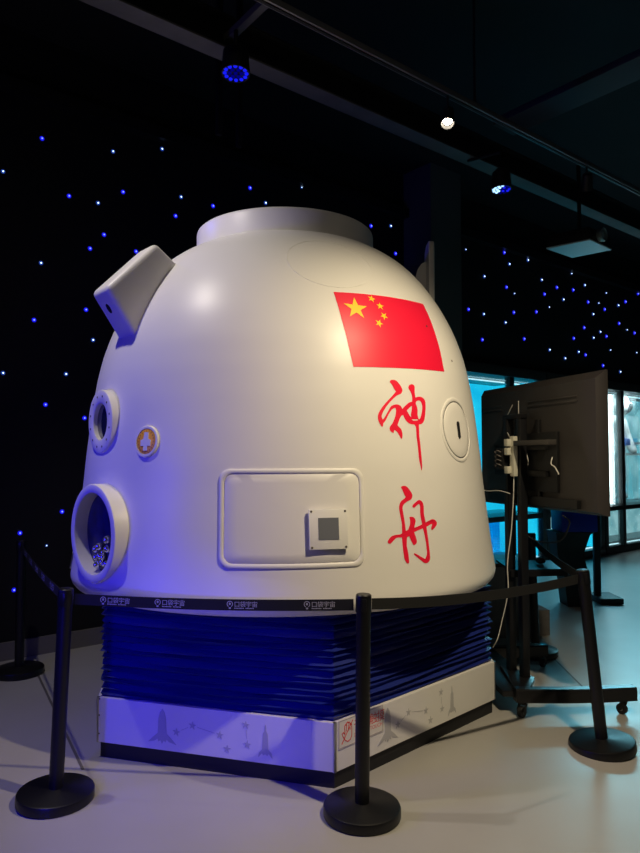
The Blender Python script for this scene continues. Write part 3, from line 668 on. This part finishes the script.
# power strip, adapter boxes and cables hung at the back of the screen
ux = .26
ps = thing('power_strip', 'white upright power strip fixed behind the big screen', 'power strip', P1.to_tuple())
def ppart(mb, name, m, parent=None, label=None): return tpart(mb, name, m, parent, 35, label, ps)
PX = P1+tb*.045-td*.02
f = MB(); f.box(PX+Vector((0, 0, 1.505)), (.045, .03, .25), ta, .006); ppart(f, 'body', STRIPM)
for dz in (.085, .03, -.085):
    f = MB(); f.box(PX+tb*.028-td*.022+Vector((0, 0, 1.505+dz)), (.04, .03, .045), ta, .005); ppart(f, 'plug', STRIPM)
f = MB(); f.tube(smooth_path([PX+Vector((0, 0, 1.385)), PX+Vector((-.005, 0, 1.25)), PX+Vector((-.02, 0, 1.05)), PX+Vector((-.055, -.03, .85)), PX+Vector((-.06, -.05, .68)), PX+Vector((-.10, -.05, .50)), PX+Vector((-.13, -.06, .40)), PX+Vector((-.15, -.03, .34))]), .0032, 8)
tag(f.build('power_cable', CABLEW), 'thin white cable hanging from the power strip down to the plinth', 'cable')
ab = thing('adapter_box', 'black adapter box wired up beside the white power strip', 'adapter', P1.to_tuple())
f = MB(); f.box(PX-td*.095+tb*.02+Vector((0, 0, 1.49)), (.075, .05, .13), ta, .006); tpart(f, 'body', TVD, root=ab)
f = MB()
for k in range(4):
    z = 1.53-.028*k; f.tube(smooth_path([PX-td*.06+tb*.05+Vector((0, 0, z)), PX-td*.085+tb*.068+Vector((0, 0, z+.012)), PX-td*.115+tb*.055+Vector((0, 0, z-.008)), PX-td*.135+tb*.05+Vector((0, 0, z+.006))], 5), .003, 6)
tpart(f, 'wire_bundle', mat('grey_wire', (.14, .12, .11), .4), root=ab)
f = MB(); f.tube(smooth_path([PX-td*.03+tb*.01+Vector((0, 0, 1.63)), tq(.34, .07, 1.72), tq(.40, .07, 1.80), tq(.43, .066, 1.84)]), .003, 6)
tag(f.build('signal_cable', CABLEW), 'short pale cable rising from the power strip up the screen back', 'cable')
f = MB(); f.tube(smooth_path([tq(.505, .072, 1.86), tq(.52, .08, 1.75), tq(.56, .09, 1.66), tq(.61, .1, 1.56), tq(.64, .1, 1.48), tq(.64, .1, 1.45)]), .003, 6)
tag(f.build('signal_cable', CABLEW), 'longer pale cable curving down the middle of the screen back', 'cable')
f = MB(); f.tube(smooth_path([tq(.86, .088, 1.50), tq(.865, .1, 1.46), tq(.90, .1, 1.44), tq(.92, .09, 1.40)]), .0035, 6)
tag(f.build('signal_cable', CABLEW), 'short kinked pale cable low on the screen back', 'cable')
f = MB(); f.tube(smooth_path([PX+Vector((-.01, .05, 1.27)), PX+Vector((-.06, .12, 1.285)), PX+Vector((-.12, .2, 1.28)), PX+Vector((-.17, .3, 1.30))]), .0028, 6)
tag(f.build('network_cable', CABLEW), 'white cable running level between the capsule and the stand column', 'cable')
f = MB(); f.tube(smooth_path([tq(.95, .09, 1.165), tq(.93, .03, 1.12), tq(.80, .0, 1.0), tq(.6, .03, .98), tq(.52, .08, 1.05)]), .005, 8)
tag(f.build('signal_cable', CABLEB), 'black cable looping below the big screen', 'cable')

# ------------------------------------------------------------------ dark furniture behind the stand
g = thing('exhibit_plinth', 'low grey exhibit plinth between the capsule and the stand columns', 'plinth', (1.5, 5.75, 0))
f = MB(); f.box((1.46, 5.80, .30), (.60, .5, .58), .05, .006); tpart(f, 'body', GREYBOX, root=g)
f = MB(); f.box((1.46, 5.80, .605), (.62, .52, .03), .05, .004); tpart(f, 'top', FRAMEB, root=g)
f = MB(); f.box((1.86, 5.82, .105), (.13, .3, .21), .1, .006); tag(f.build('step_block', GREYBOX), 'small low grey block standing on the floor beside the exhibit plinth', 'block')
k = thing('information_kiosk', 'tapering black kiosk with blue upper panel under the big screen', 'kiosk', (2.62, 6.85, 0))
def kring(cx, hw_, hd, z): return [Vector((cx-hw_, 6.85-hd, z)), Vector((cx+hw_, 6.85-hd, z)), Vector((cx+hw_, 6.85+hd, z)), Vector((cx-hw_, 6.85+hd, z))]
f = MB(); f.rings([kring(2.60, .115, .11, 0), kring(2.60, .12, .11, .03), kring(2.57, .12, .12, .35), kring(2.52, .13, .11, .52), kring(2.54, .17, .14, .72), kring(2.55, .19, .16, .745)]); tpart(f, 'pedestal', KIOSKB, root=k)
f = MB(); f.box((2.60, 6.85, .855), (.36, .32, .215), None, .015); tpart(f, 'upper_panel', KIOSKBL, root=k, label='dark blue upper panel')
m = thing('display_stand', 'thin black upright stand with a flat foot beside the kiosk', 'stand', (2.80, 6.72, 0))
f = MB(); f.box((2.89, 7.0, .55), (.065, .05, 1.08), None, .006); tpart(f, 'upright', KIOSKB, root=m)
f = MB(); f.box((2.97, 7.0, .032), (.24, .34, .06), None, .01); tpart(f, 'foot', KIOSKB, root=m)
f = MB(); f.box((2.84, 7.03, 1.14), (.20, .05, .12), None, .01); tpart(f, 'bracket', KIOSKB, root=m)

# ------------------------------------------------------------------ glass display cases in the star wall
CYAN = backlit_mat('backlit_cyan', (.0, .42, .78), (.02, .72, 1.0), 1.15, 1.6)
BLUEP = backlit_mat('backlit_blue', (.0, .12, .62), (.0, .45, .95), 1.0, 2.5)
PALE = backlit_mat('backlit_pale_cyan', (.10, .46, .56), (.32, .78, .86), .85, 3.2)
LOWP = backlit_mat('backlit_low', (.18, .50, .56), (.45, .85, .90), .75, 5)
TUBE2 = emit_mat('tube_light_dim', (.55, .92, 1.0), 1.6)
TUBE = emit_mat('tube_light', (.75, .97, 1.0), 6.0)
BACKT = .75
def case(t0, t1, posts_t, label, panel, upper_mat, lower_mat, midz=.70):
    c = thing('display_case', label, 'display case', wp((t0+t1)/2, 0, 0).to_tuple(), group='lit glass display cases in the star wall')
    def P(mb, name, m_, parent=None, lab=None): return tpart(mb, name, m_, parent, 35, lab, c)
    f = MB(); wbox(f, t0, t1, .10, -BACKT, 2.56, 2.69, .004); P(f, 'header', HEADERM)
    f = MB(); wbox(f, t0, t1, .08, -BACKT, 0.002, .11, .004); P(f, 'plinth', FRAMEB)
    f = MB(); wbox(f, t0, t1, .06, -BACKT+.02, midz-.04, midz+.03, .003); P(f, 'shelf', FRAMEB)
    for tt in posts_t:
        f = MB(); wbox(f, tt-.045, tt+.045, .07, -.02, .10, 2.57, .003); P(f, 'post', FRAMEB)
    f = MB(); wbox(f, t0+.02, t1-.02, -BACKT+.05, -BACKT+.02, midz+.03, 2.55); P(f, 'back_panel', upper_mat, lab='glowing backlit panel')
    f = MB(); wbox(f, t0+.02, t1-.02, -BACKT+.05, -BACKT+.02, .11, midz-.04); P(f, 'lower_panel', lower_mat, lab='glowing lower panel')
    for a, b in zip(posts_t[:-1], posts_t[1:]):
        f = MB(); wbox(f, a+.045, b-.045, .022, .016, midz+.03, 2.56); P(f, 'glass_pane', GLASS)
        f = MB(); wbox(f, a+.045, b-.045, .022, .016, .11, midz-.04); P(f, 'glass_pane', GLASS)
    f = MB(); f.tube([wp(t0+.06, -.30, 2.545), wp(t1-.06, -.30, 2.545)], .010, 10); P(f, 'tube_light', TUBE2, lab='white light tube')
    f = MB(); f.tube([wp(t0+.06, -.05, .121), wp(t1-.06, -.05, .121)], .008, 10); P(f, 'tube_light', TUBE2, lab='white light tube')
    for s_, tt in ((1, t0), (-1, t1)):
        f = MB(); wbox(f, min(tt, tt+s_*.02), max(tt, tt+s_*.02), .0, -BACKT, .11, 2.56); P(f, 'side_panel', upper_mat, lab='glowing side panel')
    return c
case(5.16, 7.0, [5.2, 6.25, 6.96], 'glowing blue display case just right of the capsule', None, CYAN, BLUEP)
case(7.02, 8.56, [7.06, 7.75, 8.52], 'glowing display case mostly hidden behind the big screen', None, CYAN, LOWP)
case(8.60, 11.6, [8.64, 9.19, 10.6, 11.5], 'pale cyan display case on the right with a space suit inside', None, PALE, LOWP)
# things inside the cases
def on_shelf(t, o, z): return wp(t, o, z)
r = thing('model_rocket', 'small white model rocket in the blue case right of the capsule', 'model rocket', wp(5.52, -.35, .73).to_tuple())
b0 = wp(5.52, -.35, .73)
f = MB(); f.lathe([(.05, 0), (.055, .02), (.05, .5), (.045, .85), (.055, .88), (.055, 1.05), (.03, 1.18), (.006, 1.3)], Matrix.Translation(b0), 24); tpart(f, 'rocket_body', SUITW, root=r)
for kx in range(4):
    a = kx*pi/2+.4; f = MB(); f.lathe([(.03, 0), (.032, .02), (.03, .42), (.006, .52)], Matrix.Translation(b0+Vector((.085*cos(a), .085*sin(a), 0))), 16); tpart(f, 'booster', SUITW, root=r)
f = MB(); f.box(b0+Vector((0, 0, .6)), (.115, .115, .05), None, .01); tpart(f, 'stripe', SUITB, root=r)
r = thing('suited_figure', 'small blue suited figure in the bottom of the blue case', 'figure', wp(6.0, -.4, .12).to_tuple())
b0 = wp(5.96, -.4, .112)
f = MB(); f.lathe([(.09, 0), (.10, .1), (.12, .25), (.10, .34), (.04, .38)], Matrix.Translation(b0), 20); tpart(f, 'suit_body', SUITB, root=r)
f = MB(); f.ball(b0+Vector((0, 0, .44)), .075, 18); tpart(f, 'helmet', SUITW, root=r)
SB = wp(9.80, -.40, .735); SP = lambda x, y, z: SB+WD*x+WN*y+Vector((0, 0, z))
suit = thing('space_suit', 'white space suit with round helmet standing in the right-hand case', 'space suit', SB.to_tuple())
V = [(0, 0, .92), (0, 0, 1.15), (0, 0, 1.38), (0, 0, 1.50), (.13, 0, .86), (.16, .02, .48), (.17, 0, .12), (.17, .12, .06), (-.13, 0, .86), (-.16, .02, .48), (-.17, 0, .12), (-.17, .12, .06),
     (.24, 0, 1.38), (.33, .04, 1.12), (.30, .16, .90), (.28, .22, .82), (-.24, 0, 1.38), (-.33, .04, 1.12), (-.30, .16, .90), (-.28, .22, .82)]
E_ = [(0, 1), (1, 2), (2, 3), (0, 4), (4, 5), (5, 6), (6, 7), (0, 8), (8, 9), (9, 10), (10, 11), (2, 12), (12, 13), (13, 14), (14, 15), (2, 16), (16, 17), (17, 18), (18, 19)]
RR = [(.19, .15), (.20, .16), (.20, .16), (.12, .12), .12, .10, .085, .075, .12, .10, .085, .075, .11, .09, .075, .06, .11, .09, .075, .06]
def skin_body():
    me = bpy.data.meshes.new('suit_body'); me.from_pydata([SP(*v)-SB for v in V], E_, [])
    o = bpy.data.objects.new('suit_body', me); COL.objects.link(o); o.modifiers.new('skin', 'SKIN')
    bpy.context.view_layer.update()
    if not me.skin_vertices:
        bpy.context.view_layer.objects.active = o; bpy.ops.mesh.customdata_skin_add()
    for i, rr_ in enumerate(RR): me.skin_vertices[0].data[i].radius = rr_ if isinstance(rr_, tuple) else (rr_, rr_)
    me.skin_vertices[0].data[0].use_root = True
    s = o.modifiers.new('sub', 'SUBSURF'); s.levels = 2; s.render_levels = 2
    bpy.context.view_layer.update(); dg = bpy.context.evaluated_depsgraph_get(); me2 = bpy.data.meshes.new_from_object(o.evaluated_get(dg))
    bpy.data.objects.remove(o); o = bpy.data.objects.new('suit_body', me2); COL.objects.link(o); me2.materials.clear(); me2.materials.append(SUITW)
    for p in me2.polygons: p.use_smooth = True
    o.parent = suit
skin_body()
f = MB(); f.ball(SP(0, 0, 1.67), .25, 32, (1, 1, 1.02)); tpart(f, 'helmet', SUITW, root=suit)
f = MB(); f.ball(SP(.12, .07, 1.64), .19, 28, (1, 1, .85)); tpart(f, 'visor', VISOR, root=suit)
f = MB(); f.lathe([(.15, 0), (.17, .02), (.15, .04)], Matrix.Translation(SP(0, 0, 1.47)), 28); tpart(f, 'neck_ring', STEEL, root=suit)
f = MB(); f.box(SP(.06, .19, 1.02), (.14, .06, .12), WA, .01); tpart(f, 'chest_pack', SUITB, root=suit, label='blue chest pack')
for z, L in ((1.75, 1.2), (1.55, 1.2)):
    f = MB(); wbox(f, 10.35, 11.3, -.52, -.69, z-.02, z+.02); tag(f.build('case_shelf', SUITW), 'upper white ledge inside the suit case' if z > 1.6 else 'lower white ledge inside the suit case', 'ledge')
f = MB(); f.tube([wp(9.03, -.10, .75), wp(9.03, -.10, 2.5)], .045, 12); tag(f.build('tube_light', TUBE), 'bright upright white light tube at the left edge of the suit case', 'light')
f = MB(); wbox(f, 5.62, 5.80, -.5, -.54, .15, .66); tag(f.build('white_panel', SUITW), 'small white panel in the bottom of the blue case', 'panel')

# ------------------------------------------------------------------ points of light in the wall
STARS = [(42,138.5,0),(113,151.5,1),(162,149,1),(3,171.5,1),(69,196,0),(123,192,0),(98,203,1),(181,197,1),(175.6,216,0),(104,234.7,0),(90,248.5,0),(41,263,1),(136,251.5,0),(86,309.7,0),(34,320,0),
 (93,340,1),(3,373,1),(66,374,1),(45.5,404.6,0),(84.5,418,0),(62,511.6,0),(20,533,0),(46.5,545.5,2),(14,590,0),(250,188,0),(301.5,187.5,2),(359,197,0),(213,206,0),(265.6,203,1),(375,206.5,1),(390.7,226,1),(395.5,253.6,0),(371,226,0)]
RST = [(28,204,0),(77,215,0),(20,247,2),(157,258,0),(175,299,1),(241,285,1),(86,343,1),(290,355,1),(165,381,0),(193,404,2),(300,406,0),(344,382,0),(396,333,2),(402,391,0),(367,425,1),(443,374,1),(317,452,2),(455,434,0),(492,438,2),(514,460,0),(519,402,2),(562,446,1),(588,433,0),(632,404,0),(271,469,0),(30,460,0),(84,477,1),(191,471,0),(161,507,1),(79,568,0),(228,565,0),(441,525,0),(473,477,1),(565,510,0),(593,533,2),(620,544,0),(498,540,1),(474,561,1),(520,556,0),(404,563,0),(421,611,1),(446,622,0),(534,605,2),(318,604,1),(373,634,1),(627,614,2),(508,660,0),(569,682,1)]
STARS += [(460+x/3.556, 180+y/3.556, k_) for x, y, k_ in RST]
S_B = emit_mat('star_blue_halo', (.010, .010, .8), 1.0); S_BC = emit_mat('star_blue_core', (.15, .2, 1.0), 2.5)
S_W = emit_mat('star_white_halo', (.02, .07, .45), .6); S_WC = emit_mat('star_white_core', (.6, .8, 1.0), 3.0)
def star_proto(kind):
    f = MB(); k_ = {0: 1., 1: .95, 2: .6}[kind]
    bm2 = bmesh.new(); bmesh.ops.create_uvsphere(bm2, u_segments=12, v_segments=8, radius=.0200*k_); bmesh.ops.scale(bm2, vec=(1, .3, 1), verts=bm2.verts); f._join(bm2)  # dim glowing shell, painted halo around the bright point
    n0 = len(f.bm.faces)
    bm2 = bmesh.new(); bmesh.ops.create_uvsphere(bm2, u_segments=10, v_segments=6, radius=.0070*k_); bmesh.ops.translate(bm2, vec=(0, -.006, 0), verts=bm2.verts); f._join(bm2)
    f.bm.faces.ensure_lookup_table()
    for fc in f.bm.faces[n0:]: fc.material_index = 1
    o = f.build('fibre_light', [S_B, S_BC] if kind == 0 else [S_W, S_WC]); return o
protos = {}
fx = 665.; pt_ = radians(2.63)
SIDE = {0: 'left', 1: 'right'}
LAB = {(0, 0): 'tiny blue point of light on the black wall left of the pillar', (0, 1): 'tiny white point of light on the black wall left of the pillar', (0, 2): 'tiny faint point of light on the black wall left of the pillar',
       (1, 0): 'tiny blue point of light on the black wall right of the pillar', (1, 1): 'tiny white point of light on the black wall right of the pillar', (1, 2): 'tiny faint point of light on the black wall right of the pillar'}
for sx, sy, kd in STARS:
    a = (sx-320)/fx; b = (426.5-sy)/fx; dv = Vector((a, cos(pt_)-b*sin(pt_), sin(pt_)+b*cos(pt_)))
    c0 = Vector((0, 0, 1.5)); t = (W0+WN*.004-c0).dot(WN)/dv.dot(WN); p = c0+dv*t
    D = t
    if kd not in protos: o = star_proto(kd); protos[kd] = o
    else: o = protos[kd].copy(); COL.objects.link(o)
    o.location = p; o.rotation_euler = (0, 0, WA); s_ = (D/6.0)**.75; o.scale = (s_, s_, s_)
    side = 1 if sx > 460 else 0
    tag(o, LAB[(side, kd)], 'light point', {0: 'blue', 1: 'white', 2: 'faint'}[kd]+' points of light '+('right' if side else 'left')+' of the pillar')

# ------------------------------------------------------------------ ceiling: beams, tracks, lamps, projector
def bar(p, t0, t1, w, h, m_, name, label, cat, z, dirv=WD):
    f = MB(); a = Vector((*p, z))+dirv*t0; b = Vector((*p, z))+dirv*t1; c = (a+b)/2; f.box(c, (t1-t0, w, h), atan2(dirv.y, dirv.x), .003); return tag(f.build(name, m_), label, cat)
def pair(p, t0, t1, z, name, label, cat, wide=.16):
    n = WN; t_ = thing(name, label, cat, (p[0], p[1], z))
    c = Vector((*p, z))+WD*(t0+t1)/2
    f = MB(); f.box(c, (t1-t0, wide, .012), WA, .002); tpart(f, 'lower_flange', BEAM, root=t_)
    f = MB(); f.box(c+Vector((0, 0, .09)), (t1-t0, .02, .17), WA, .002); tpart(f, 'web', BEAMD, root=t_)
    f = MB(); f.box(c+Vector((0, 0, .18)), (t1-t0, wide, .012), WA, .002); tpart(f, 'upper_flange', BEAMD, root=t_)
    return t_
pair((0, 3.95), -4, 9, 3.70, 'ceiling_beam', 'long grey steel ceiling beam crossing above the capsule', 'beam', .12)
tr = thing('lighting_track', 'long slim lighting track carrying the lit spotlight', 'lighting track', (0, 3.19, 3.6))
f = MB(); f.box(Vector((0, 3.19, 3.62))+WD*3, (10, .040, .034), WA, .003); tpart(f, 'rail', TRACKM, root=tr)
f = MB(); f.box(Vector((0, 3.19, 3.600))+WD*3, (10, .016, .006), WA); tpart(f, 'slot', BLACKG, root=tr)
for t_ in (-1, 1.2, 3.4, 5.6):
    f = MB(); f.tube([Vector((0, 3.19, 3.63))+WD*t_, Vector((0, 3.19, 4.8))+WD*t_], .008, 8); tpart(f, 'hanger_rod', BEAMD, root=tr)
XD = Vector((-WD.y, WD.x, 0))
bar((1.369, 5.10), -3.2, -.08, .26, .05, BEAMX, 'cross_beam', 'dim cross beam meeting the steel beam near the projector', 'beam', 4.05, XD)
bar((-.50, 3.52), -.40, .02, .04, .04, BEAM, 'cross_strut', 'short grey strut above the blue effect lamp', 'strut', 3.78, XD)
f = MB(); f.box(Vector((-1.12, 3.53, 3.95)), (.42, .02, .02), WA, .002); tag(f.build('glint', TRACKM), 'short pale conduit drawn as a bar, highlight on the beam edge at top left', 'glint')  # thin pale bar put in for the bright highlight along the beam edge
for i, (x, y) in enumerate(((-.66, 4.25), (-.55, 4.42))):
    f = MB(); f.box((x, y, 4.20), (.035, .035, 1.2), WA, .003); tag(f.build('hanger_bar', BEAMD), ('left' if i == 0 else 'right')+' one of two dark bars hanging by the blue effect lamp', 'bar')

def spot_lamp(pos, aim, label, lit=True):
    t_ = thing('track_spotlight', label, 'spotlight', pos); p = Vector(pos); a = (Vector(aim)-p).normalized(); M = a.to_track_quat('Z', 'Y').to_matrix().to_4x4(); M.translation = p
    f = MB(); f.lathe([(.020, -.09), (.034, -.08), (.040, -.02), (.042, .03), (.036, .03), (.030, .004)], M, 28, cap=(True, False)); tpart(f, 'lamp_housing', BEAMD, root=t_)
    f = MB(); f.lathe([(.026, .006), (.018, .010), (.005, .011)], M, 24); tpart(f, 'lamp_lens', emit_mat('lamp_glow', (1.0, .88, .70), 30.) if lit else GLASSD, root=t_)
    f = MB(); f.tube([p+Vector((0, 0, .03)), p+Vector((0, 0, .10)), p+Vector((0, 0, 3.605-p.z if p.z < 3.55 else .15))], .009, 8); tpart(f, 'bracket', BEAMD, root=t_)
    return t_
spot_lamp((.742, 3.78, 3.455), (.35, 2.5, .8), 'lit spotlight hanging from the track, glowing warm white')
spot_lamp((1.93, 4.725, 3.46), (2.4, 6.5, 1.0), 'unlit black spotlight on the track above the projector', False)
def par_lamp(pos, aim, label, r_, cols):
    t_ = thing('effect_lamp', label, 'effect lamp', pos); p = Vector(pos); a = (Vector(aim)-p).normalized(); M = a.to_track_quat('Z', 'Y').to_matrix().to_4x4(); M.translation = p
    f = MB(); f.lathe([(r_*.5, -.14), (r_*.9, -.11), (r_, -.01), (r_, .012), (r_*.93, .012), (r_*.92, 0)], M, 32); tpart(f, 'lamp_housing', BEAMD, root=t_)
    for ring, cnt in ((0, 1), (.42, 6), (.76, 12)):
        for k_ in range(cnt):
            a_ = 2*pi*k_/cnt; f = MB(); f.ball((0, 0, 0), r_*.15, 12, (1, 1, .6)); f.bm.transform(M @ Matrix.Translation((ring*r_*cos(a_), ring*r_*sin(a_), .008))); tpart(f, 'led_lens', cols[0] if (cols[0] is LW and (M.to_3x3() @ Vector((cos(a_), sin(a_), 0))).x < -.1) else cols[1+(k_*5+cnt) % (len(cols)-1)], root=t_)
    f = MB(); f.tube([p+Vector((0, 0, .08)), p+Vector((0, 0, .225))] if p.x < 0 else [p+Vector((0, 0, .08)), p+Vector((0, 0, .26)), Vector((p.x-.18, p.y+.227, 3.69))], .012, 8); tpart(f, 'bracket', BEAMD, root=t_)
LB = emit_mat('led_blue', (.01, .015, 1.0), .9); LB2 = emit_mat('led_blue_dim', (.0, .0, .5), .35); LW = emit_mat('led_pale', (.35, .65, 1.0), 2.0)
par_lamp((-.445, 3.42, 3.53), (-.43, 3.25, 1.2), 'round blue effect lamp hanging left, above the capsule', .075, [LB2, LB, LB2, LB, LB2, LB2])
par_lamp((1.277, 4.60, 3.39), (1.26, 4.45, 1.2), 'small blue and white effect lamp hanging right of the track spotlight', .07, [LW, LB, LB2, LB2, LB])

pj = thing('projector', 'grey projector hanging under the ceiling on the right', 'projector', (2.13, 5.38, 3.2))
pc = Vector((2.13, 5.38, 3.2)); pa = atan2(5.141-5.367, 2.117-1.849)
q0, q1, q2, q3 = Vector((1.849, 5.367, 3.2)), Vector((2.117, 5.141, 3.2)), Vector((2.40, 5.394, 3.2)), Vector((2.155, 5.613, 3.2))
f = MB(); f.prism([q0, q1, q2, q3], (0, 0, .012), .002, 1); tpart(f, 'bottom_plate', PROJM, root=pj, label='pale grey underside')
f = MB(); cc = (q0+q1+q2+q3)/4; f.prism([cc+(p-cc)*.97+Vector((0, 0, .012)) for p in (q0, q1, q2, q3)], (0, 0, .10), .008, 2); tpart(f, 'housing', BEAMD, root=pj)
lp = q1.lerp(q2, .45)+Vector((.0, 0, .075)); ln_ = Vector((.68, -.73, 0)); Ml = ln_.to_track_quat('Z', 'Y').to_matrix().to_4x4(); Ml.translation = lp
f = MB(); f.lathe([(.055, -.04), (.055, .035), (.050, .04), (.044, .035), (.042, .01)], Ml, 32, cap=(True, False)); tpart(f, 'lens_ring', mat('lens_rim', (.5, .6, .58), .25, metal=.6), root=pj)
f = MB(); f.lathe([(.042, .010), (.034, .022), (.018, .030), (.004, .032)], Ml, 28); tpart(f, 'lens', mat('lens_glass', (.30, .42, .38), .15, coat=1), root=pj)
f = MB(); f.tube([cc+Vector((0, 0, .11)), cc+Vector((0, 0, .70))], .016, 10); f.box(cc+Vector((0, 0, .125)), (.16, .12, .02), WA, .003); tpart(f, 'mount_pole', BEAMD, root=pj)

# ------------------------------------------------------------------ light
def spot(name, pos, aim, col, watt, size, blend, rad):
    l = bpy.data.lights.new(name, 'SPOT'); l.color = col; l.energy = watt; l.spot_size = radians(size); l.spot_blend = blend; l.shadow_soft_size = rad
    o = bpy.data.objects.new(name, l); COL.objects.link(o); o.location = pos; o.rotation_euler = (Vector(aim)-Vector(pos)).to_track_quat('-Z', 'Y').to_euler(); return o
def area(name, pos, aim, col, watt, sx_, sy_):
    l = bpy.data.lights.new(name, 'AREA'); l.color = col; l.energy = watt; l.shape = 'RECTANGLE'; l.size = sx_; l.size_y = sy_
    o = bpy.data.objects.new(name, l); COL.objects.link(o); o.location = pos; o.rotation_euler = (Vector(aim)-Vector(pos)).to_track_quat('-Z', 'Y').to_euler(); return o
WARM = (1.0, .83, .54)
spot('spot_light_right', (1.30, 1.90, 3.45), (.45, 3.3, .75), WARM, 290, 86, 1.0, .035)
spot('spot_light_left', (-1.72, 2.96, 3.90), (-.85, 3.75, 1.75), (1.0, .92, .82), 98, 80, .7, .035)
bl = area('effect_light_blue', (-2.8, 2.05, 1.45), (-.8, 3.4, 1.3), (.02, .01, 1.0), 11, .7, .7); bl.data.spread = radians(110)
spot('effect_light_back', (-2.0, 4.3, 3.5), (-.6, 4.2, 2.6), (.05, .04, 1.0), 20, 60, .6, .06)
spot('plinth_blue_fill', (-1.45, .3, 1.0), (-.62, 3.2, .30), (.02, .008, 1.0), 175, 34, .8, .06)  # added blue fill, coned to tint the plinth and bellows
spot('room_light_front', (-.4, -.3, 3.6), (-.1, 3.5, 2.35), (1.0, .85, .66), 22, 60, 1.0, .12)
area('case_light', wp(8.5, .9, 2.3), wp(6.5, 3.2, 0), (.28, .82, 1.0), 40, 2.5, .3).data.spread = radians(110)
area('suit_fill', wp(9.9, -.06, 2.5), wp(9.9, -.5, 1.4), (.7, .95, 1.0), 14, .8, .05)  # fill light added inside the case to brighten the suit
w = bpy.data.worlds.new('dark_room'); scene.world = w; w.use_nodes = True; w.node_tree.nodes['Background'].inputs[0].default_value = (.6, .6, .75, 1); w.node_tree.nodes['Background'].inputs[1].default_value = .008
scene.view_settings.view_transform = 'Standard'; scene.view_settings.look = 'None'; scene.view_settings.gamma = 1; scene.view_settings.use_curve_mapping = False
scene.view_settings.exposure = 0
scene.cycles.use_denoising = True
scene.cycles.max_bounces = 6; scene.cycles.transparent_max_bounces = 8
